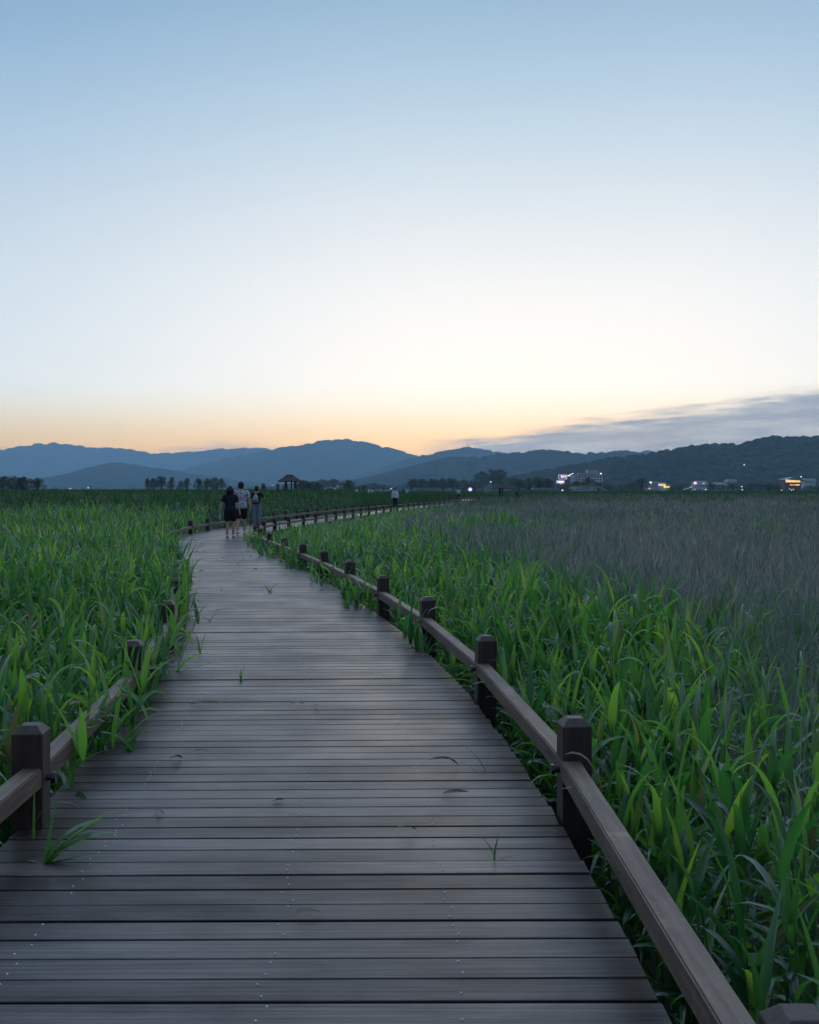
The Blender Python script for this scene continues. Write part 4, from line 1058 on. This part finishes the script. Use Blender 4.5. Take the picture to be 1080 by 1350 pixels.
def person(x, y, face, height, label, top, bottom, legs, arms, hair_len=.10, sleeve=.5, bottom_len=.45, wide=1.0, female=True, detail=True, group=None, z=0.0, shoe=None, bot_r=1.0, turn=0.0, top_len=.0, hat=None):
    """local frame: facing +y, 1.70 m tall before scaling; legs = ((thigh, shin), (thigh, shin)) left, right; arms = ((side, fwd, elbow), ...)"""
    k = height / 1.70
    o = empty("person", (x, y, z), face); o.scale = (k, k, k); tag(o, label, "person", group)
    vox = .0075 if detail else .02
    b = MB(); sh = .185 if female else .205; hipw = .095
    legpts = []
    for sx, (a1, a2) in zip((-1, 1), legs):
        hip = Vector((sx * hipw, 0, .90)); kn, an = limb(hip, a1, a2, .43, .40); legpts.append((hip, kn, an, a2))
    drop = min(p[2].z for p in legpts) - .075            # rest the lower foot on the deck
    sh_z = -drop
    up = Vector((0, 0, sh_z))
    legpts = [(h + up, kn + up, an + up, a) for h, kn, an, a in legpts]
    for h, kn, an, a in legpts:
        b.tube([h, h.lerp(kn, .5), kn, kn.lerp(an, .35), an], [.085, .072, .054, .057, .036], 12)
        b.tube([an + Vector((0, -.04, -.035)), an + Vector((0, .06, -.045)), an + Vector((0, .15, -.055))], [.036, .036, .024], 10)
    tz = lambda v: Vector((v[0], v[1], v[2] + sh_z))
    tor = [((0, 0, .86), (.155, .105)), ((0, -.005, .95), (.165, .115)), ((0, 0, 1.08), (.135, .095)), ((0, .005, 1.22), (.155, .11)), ((0, 0, 1.34), (sh * .86, .10)), ((0, -.01, 1.42), (sh * .55, .07))]
    b.tube([tz(p) for p, _ in tor], None, 16, [e for _, e in tor])
    b.tube([tz((0, -.01, 1.40)), tz((0, .005, 1.52))], [.055, .050], 12)
    hd = tz((0, .015, 1.595)); q = Matrix.Rotation(turn, 3, 'Z')
    b.ball(hd, .104, (.82, .96, 1.13), 3); b.ball(hd + q @ Vector((0, .035, -.055)), .07, (.82, .9, 1.0), 2)
    b.ball(hd + q @ Vector((0, .108, -.012)), .017, (.8, 1.2, 1.4), 2)
    for sx in (-1, 1): b.ball(hd + q @ Vector((sx * .082, -.005, -.012)), .026, (.4, .8, 1.25), 2)
    armpts = []
    for sx, (ab, fw, el) in zip((-1, 1), arms):
        s0 = tz((sx * sh, -.005, 1.385))
        dirv = Vector((sx * math.sin(ab), math.sin(fw) * math.cos(ab), -math.cos(fw) * math.cos(ab)))
        e = s0 + dirv * .29
        d2 = Vector((sx * math.sin(ab) * (.5 if el < 1 else -.9), math.sin(fw + el), -math.cos(fw + el))).normalized(); w = e + d2 * .25
        armpts.append((s0, e, w, d2, sx))
        b.tube([s0, s0.lerp(e, .4), e, e.lerp(w, .3), w], [.052, .047, .038, .039, .026], 10)
        palm = w + d2 * .05
        b.tube([w, palm, w + d2 * .09], [.024, .030, .026], 8)
        if detail:
            fwd = Vector((0, 1, 0)); fwd = (fwd - d2 * fwd.dot(d2)).normalized(); inn = Vector((-sx, 0, 0))
            for i, (oy, L) in enumerate(((-.027, .055), (-.009, .068), (.009, .074), (.027, .066))):
                p0 = w + d2 * .085 + fwd * oy; p1 = p0 + d2 * L * .55 + inn * .008; p2 = p1 + d2 * L * .45 + inn * .022
                b.tube([p0, p1, p2], [.0095, .009, .0075], 6)
            p0 = w + d2 * .03 + fwd * .024; b.tube([p0, p0 + fwd * .026 + d2 * .025, p0 + fwd * .030 + d2 * .055 + inn * .012], [.012, .011, .009], 6)
    body = link("body", remeshed(b, "body", vox, 3), M['skin'], o)
    # hair
    b = MB(); b.ball(hd + Vector((0, -.012, .022)), .114, (.88, .98, 1.06), 3)
    b.ball(hd + q @ Vector((0, -.035, -.02)), .102, (.94, .8, 1.05), 3)
    if hair_len > .1:
        b.ball(hd + Vector((0, -.03, -.035)), .142, (1.0, .84, .98), 3)
        b.tube([hd + Vector((0, -.03, 0)), hd + Vector((0, -.04, -hair_len))], None, 14, [(.126, .092), (.128 if hair_len < .2 else .085, .07)])
        for sx in (-1, 1): b.tube([hd + Vector((sx * .065, .01, .02)), hd + Vector((sx * .078, .0, -hair_len * .85))], [.04, .034], 8)
    hm = remeshed(b, "hair", vox * 1.1, 2)
    # keep the face free: drop hair in front of the brow line
    bm = bmesh.new(); bm.from_mesh(hm)
    dele = [v for v in bm.verts if (q.transposed() @ (v.co - hd)).y > .062 and v.co.z < hd.z + .055]
    bmesh.ops.delete(bm, geom=dele, context='VERTS'); bm.to_mesh(hm); bm.free()
    link("hair", hm, M['hair'], o)
    if hat: 
        b = MB(); b.ball(hd + Vector((0, 0, .05)), .118, (.9, 1, .8), 3); b.cyl(hd + Vector((0, .0, .045)), .17, .012, 20); b.build("hat", hat, o, smooth=False)
    # top
    b = MB(); g = .014
    t2 = [((0, 0, .90 - top_len), (.194, .146)), ((0, -.004, .97), (.186, .140)), ((0, 0, 1.08), (.158 * wide, .118)), ((0, .004, 1.22), (.172 * wide, .128)), ((0, 0, 1.34), (sh * .93, .114)), ((0, -.01, 1.425), (sh * .60, .082))]
    b.tube([tz(p) for p, _ in t2], None, 18, [e for _, e in t2], flat=True)
    for s0, e, w, d2, sx in armpts:
        s1 = s0 + Vector((-sx * .02, 0, -.006))
        if sleeve <= 1: b.tube([s1, s0.lerp(e, .25), s0.lerp(e, sleeve)], [.071, .069, .067], 12)
        else: b.tube([s1, e, e.lerp(w, .92)], [.067, .060, .044], 12)
    link("shirt", remeshed(b, "shirt", vox * 1.2, 2), top, o)
    # bottoms
    b = MB()
    b.tube([tz((0, 0, .84)), tz((0, -.005, .93)), tz((0, 0, 1.03))], None, 16, [(.172, .126), (.180, .132), (.155, .115)])
    for h, kn, an, a in legpts:
        if bottom_len <= .6: b.tube([h + Vector((0, 0, -.02)), h.lerp(kn, bottom_len * 1.6)], [.105 * bot_r, .104 * bot_r], 14)
        else: b.tube([h + Vector((0, 0, -.02)), h.lerp(kn, .55), kn, kn.lerp(an, .9)], [.104 * bot_r, .096 * bot_r, .084 * bot_r, .080 * bot_r], 14)
    link("shorts" if bottom_len <= .6 else "trousers", remeshed(b, "bottom", vox * 1.2, 2), bottom, o)
    # shoes
    for h, kn, an, a in legpts:
        b = MB(); b.tube([an + Vector((0, -.045, -.030)), an + Vector((0, .05, -.036)), an + Vector((0, .155, -.050))], [.046, .046, .034], 12)
        for v in b.bm.verts: v.co.z = max(v.co.z, an.z - .076)
        b.build("shoe", shoe or M['shoe'], o, smooth=True)
    return o, armpts, sh_z, k

walk1 = ((-.02, -.06), (.16, -.04)); walk2 = ((-.14, -.38), (.20, .06))
rel = ((.16, .02, .15), (.16, -.10, .18))
pw, aw, _, kw = person(wx(303.5, 33), 33, .05, 1.58, "woman's height walker with dark bobbed hair, black tee and black shorts", M['navy'], M['black'], walk1, ((.34, -.02, .10), (.30, .05, .10)), .15, .55, .40, 1.12, True, group="walkers on the boardwalk", bot_r=1.08)
person(wx(318, 35.3), 35.3, .02, 1.74, "taller walker in a pale printed shirt and dark shorts with short dark hair", M['print'], M['black'], walk2, ((.15, .02, .12), (.20, .0, .12)), .08, .6, .45, 1.15, False, group="walkers on the boardwalk", top_len=.06)
ps, as_, _, ks = person(wx(338.5, 44.5), 44.5, -.1, 1.62, "walker in pale wide trousers carrying a pale drawstring sack and a stick", M['navy'], M['jean'], ((.0, -.02), (.05, .0)), ((.18, .05, .1), (.55, .35, 1.5)), .10, .55, .95, 1.05, True, group="walkers on the boardwalk", bot_r=1.25)
# the cup the first walker carries
s0, e, w, d2, sx = aw[0]; hand = pw.matrix_basis @ (w + d2 * .10)
b = MB().cyl((0, 0, 0), .036, .13, 14, .045).cyl((0, 0, .072), .047, .014, 14)
tag(b.build("drink_cup", M['cup'], None, (hand.x, hand.y, hand.z - .09)), "pale plastic drink cup hanging from the black clad walker's hand", "cup")
# sack and stick of the third walker
Mw = ps.matrix_basis
b = MB().tube([(0, -.165, 1.02), (0, -.20, 1.10), (0, -.19, 1.25), (0, -.145, 1.36)], None, 14, [(.115, .05), (.135, .07), (.105, .06), (.03, .03)])
sk = empty("drawstring_sack", ps.location, ps.rotation_euler.z); sk.scale = ps.scale; tag(sk, "pale blue drawstring sack on the back of the walker with the stick", "backpack")
link("bag", remeshed(b, "bag", .012, 3), M['sack'], sk)
for sx in (-1, 1):
    MB().tube([(sx * .01, -.15, 1.36), (sx * .075, -.12, 1.43), (sx * .115, -.03, 1.475), (sx * .125, .085, 1.40), (sx * .12, .135, 1.25), (sx * .135, .05, 1.07), (sx * .12, -.12, 1.04)], [.013] * 7, 8).build("strap", M['sack'], sk, smooth=True)
s0, e, w, d2, sx = as_[0]; hand = Mw @ (w + d2 * .07)
st = empty("walking_stick", (hand.x - .01, hand.y + .02, 0)); tag(st, "long black stick held upright at the sack carrier's side", "stick")
MB().tube([(0, 0, .01), (.01, .0, 1.02)], [.020, .024], 8).build("shaft", M['stick'], st); MB().tube([(.01, 0, .98), (.01, .02, 1.16)], [.032, .03], 8).build("grip", M['stick'], st)

# far walkers (small in the picture)
person(wx(521, 84), 84, math.pi, 1.62, "walker in a pale blue long sleeved top and cap coming along the far boardwalk", M['pale'], M['black'], ((-.1, -.2), (.12, .0)), ((.22, .0, .1), (.22, .05, .1)), .08, 1.5, .95, 1.35, True, False, "distant walkers", hat=M['grey_c'], top_len=.05)
person(wx(604.5, 152), 152, .1, 1.66, "tiny walker in a pale top and black trousers near the violet white lamp", M['pale'], M['black'], ((-.05, -.2), (.15, .0)), rel, .08, .6, .95, 1.1, True, False, "distant walkers")
FAR = [(464.8, 'grey_c', 'black', "distant walker in grey, nearest the lone dark tree"), (470.2, 'pale', 'black', "distant walker in bright pale blue, beside the grey clad one"),
       (475.6, 'grey_c', 'grey_c', "distant walker in all grey standing behind the bright pale blue one"), (486.4, 'white_c', 'white_c', "distant walker dressed all in white, first of a close pair"),
       (491, 'pale', 'black', "distant walker in pale blue and black, second of a close pair"), (502.6, 'pink_c', 'grey_c', "distant walker in a pink top between the close pair and the capped walker"),
       (531.8, 'black', 'black', "distant walker dressed all in black beside a white clad one"), (537, 'white_c', 'pale', "distant walker in white beside the black clad one"),
       (583, 'grey_c', 'black', "distant lone walker in dark clothes before the long shed")]
for i, (px, a, c, lab) in enumerate(FAR):
    person(wx(px, 212), 212 + random.uniform(-.7, .7), random.uniform(0, 6), random.uniform(1.55, 1.75), lab, M[a], M[c], walk1, rel, .10, .6, .95, 1.1, i % 2 == 0, False, "distant walkers")

# ------------------------------------------------------------------ air
HD = 1.9e-4; HTOP = 460.0
m, t, out = new_mat("haze_air")
pv = t.add('ShaderNodeVolumePrincipled'); pv.inputs['Color'].default_value = (.43, .73, 1.0, 1); pv.inputs['Density'].default_value = HD; pv.inputs['Anisotropy'].default_value = 0.0
t.link(pv.outputs[0], out.inputs['Volume'])
hz = MB().box((0, 4700, (HTOP - 2) / 2), (24000, 14200, HTOP + 2)).build("haze", m)
tag(hz, "blue evening haze over the fields and hills", None, None, "stuff")

# ------------------------------------------------------------------ sky and light
w = bpy.data.worlds.new("World"); SC.world = w; w.use_nodes = True
t = NT(w.node_tree); t.n.clear()
out = t.add('ShaderNodeOutputWorld'); bg = t.add('ShaderNodeBackground'); t.link(bg.outputs[0], out.inputs[0])
def lin(*c): return tuple(((x / 255 + .055) / 1.055) ** 2.4 if x > 10 else x / 255 / 12.92 for x in c)
SUN_AZ, SUN_EL = R(6), R(3.5)                                # to the right of straight ahead, just above the hills
sky = t.add('ShaderNodeTexSky'); sky.sky_type = 'NISHITA'; sky.sun_disc = False
sky.sun_elevation = SUN_EL; sky.sun_rotation = SUN_AZ; sky.altitude = 0; sky.air_density = 1.0; sky.dust_density = 1.5
vec = t.add('ShaderNodeTexCoord').outputs['Generated']
sep = t.add('ShaderNodeSeparateXYZ'); t.link(vec, sep.inputs[0]); X, Y, Z = sep.outputs
el = t.math('MULTIPLY', t.math('ARCSINE', Z), 180 / math.pi)              # degrees
az = t.math('MULTIPLY', t.math('ARCTAN2', X, Y), 180 / math.pi)
f = t.math('DIVIDE', el, 90, clamp=True)
EL = lambda y: math.degrees(math.atan((HZ - y) / FPX)) / 90
west = t.ramp(f, [(0, lin(236, 196, 176)), (EL(602), lin(247, 208, 174)), (EL(580), lin(250, 219, 187)), (EL(560), lin(252, 233, 208)), (EL(540), lin(253, 245, 231)), (EL(510), lin(253, 253, 250)), (EL(445), lin(251, 252, 252)), (EL(380), lin(244, 248, 250)),
                  (EL(300), lin(230, 238, 245)), (EL(200), lin(205, 224, 238)), (EL(100), lin(180, 207, 229)), (EL(0), lin(157, 190, 217)), (.33, (.80, 1.08, 1.48)), (.46, (1.20, 1.58, 2.05)), (.62, (.90, 1.22, 1.62)), (1, (.70, .96, 1.30))])  # stops above the frame: unseen extra brightness, added to light the foreground
east = t.ramp(f, [(0, (.08, .10, .15)), (.15, (.10, .13, .19)), (.4, (.18, .25, .37)), (1, (.70, .96, 1.30))])
toward = t.maprange(Y, -.35, .75)
col = t.mix(toward, east, west)
# the glow is strongest a little to the right of straight ahead, cooler and duller to the sides
daz = t.math('ABSOLUTE', t.math('SUBTRACT', az, 7.0))
sidef = t.math('MULTIPLY', t.maprange(daz, 5, 36), t.maprange(el, 50, 26)); sidef = t.math('MULTIPLY', sidef, t.maprange(el, 3, 11, .85, 1.0))
col = t.mix(sidef, col, t.mix(1.0, col, (.66, .775, .885), 'MULTIPLY'))
nis = t.mix(1.0, sky.outputs[0], (.07, .07, .07), 'MULTIPLY')
col = t.mix(.05, col, nis)
# cloud bank low on the right and thin streaks
cc = t.add('ShaderNodeCombineXYZ'); t.link(t.math('MULTIPLY_ADD', el, .12, t.math('MULTIPLY', az, .24)), cc.inputs[0]); t.link(t.math('MULTIPLY_ADD', az, -.16, t.math('MULTIPLY', el, 2.3)), cc.inputs[1])
n1 = noise(t, cc.outputs[0], 1.0, 6, .6); 
cc2 = t.add('ShaderNodeCombineXYZ'); t.link(t.math('MULTIPLY', az, .07), cc2.inputs[0]); t.link(t.math('MULTIPLY', el, .8), cc2.inputs[1]); cc2.inputs[2].default_value = 4.0
n2 = noise(t, cc2.outputs[0], 1.0, 5, .6)
top = t.math('MULTIPLY_ADD', t.math('SUBTRACT', az, 3.0), .135, 2.58)                  # upper edge of the bank in degrees
top = t.math('MULTIPLY_ADD', t.math('SUBTRACT', n1, .5), 2.0, top)
bank = t.maprange(t.math('SUBTRACT', top, el), -.4, .5)
bank = t.math('MULTIPLY', bank, t.maprange(az, -1.5, 4))
bank = t.math('MULTIPLY', bank, t.maprange(n2, .32, .58, .88, 1.0))
col = t.mix(t.math('MULTIPLY', bank, .97), col, t.mix(t.maprange(n1, .35, .65), lin(176, 186, 198), lin(150, 164, 184)))
band = t.math('MULTIPLY', t.maprange(el, 1.4, 2.2), t.maprange(el, 4.6, 2.6))
stk = t.math('MULTIPLY', t.maprange(n2, .52, .64), band); stk = t.math('MULTIPLY', stk, t.maprange(az, 2, -3))
stk = t.math('MULTIPLY', stk, t.maprange(t.math('ABSOLUTE', t.math('ADD', az, 8.5)), 7, 2))
col = t.mix(t.math('MULTIPLY', stk, .8), col, lin(190, 180, 184))
# the sky lies beyond the haze: its own brightness is what is left to see plus what the haze takes away
JH = (.115, .215, .36)
zs = t.math('MAXIMUM', Z, .012)
dist = t.math('MINIMUM', t.math('DIVIDE', HTOP, zs), 11850.0)
E = t.math('EXPONENT', t.math('MULTIPLY', dist, -HD))
air = t.mix(t.math('SUBTRACT', 1.0, E), (0, 0, 0), JH)
v1 = t.add('ShaderNodeVectorMath', operation='SUBTRACT'); t.link(col, v1.inputs[0]); t.link(air, v1.inputs[1])
v2 = t.add('ShaderNodeVectorMath', operation='SCALE'); t.link(v1.outputs[0], v2.inputs[0]); t.link(t.math('DIVIDE', 1.0, E), v2.inputs[3])
v3 = t.add('ShaderNodeVectorMath', operation='MAXIMUM'); t.link(v2.outputs[0], v3.inputs[0]); v3.inputs[1].default_value = (.02, .02, .03)
t.link(v3.outputs[0], bg.inputs[0]); bg.inputs[1].default_value = 1.0

sd = bpy.data.lights.new("sun", 'SUN'); sd.energy = .22; sd.angle = R(20); sd.color = (1.0, .80, .58)
so = bpy.data.objects.new("sun", sd); COL.objects.link(so)
dirv = Vector((math.sin(SUN_AZ) * math.cos(SUN_EL), math.cos(SUN_AZ) * math.cos(SUN_EL), math.sin(SUN_EL)))
so.rotation_euler = dirv.to_track_quat('Z', 'Y').to_euler(); so.location = (0, 0, 50)

# ------------------------------------------------------------------ render settings
vs_ = SC.view_settings; SC.display_settings.display_device = 'sRGB'
vs_.view_transform = 'Standard'; vs_.look = 'None'; vs_.exposure = 0; vs_.gamma = 1; vs_.use_curve_mapping = False
cy = SC.cycles
cy.use_denoising = True; cy.denoiser = 'OPENIMAGEDENOISE'
cy.max_bounces = 6; cy.diffuse_bounces = 1; cy.glossy_bounces = 2; cy.transmission_bounces = 3; cy.volume_bounces = 0; cy.transparent_max_bounces = 4
cy.caustics_reflective = False; cy.caustics_refractive = False; cy.sample_clamp_indirect = 4
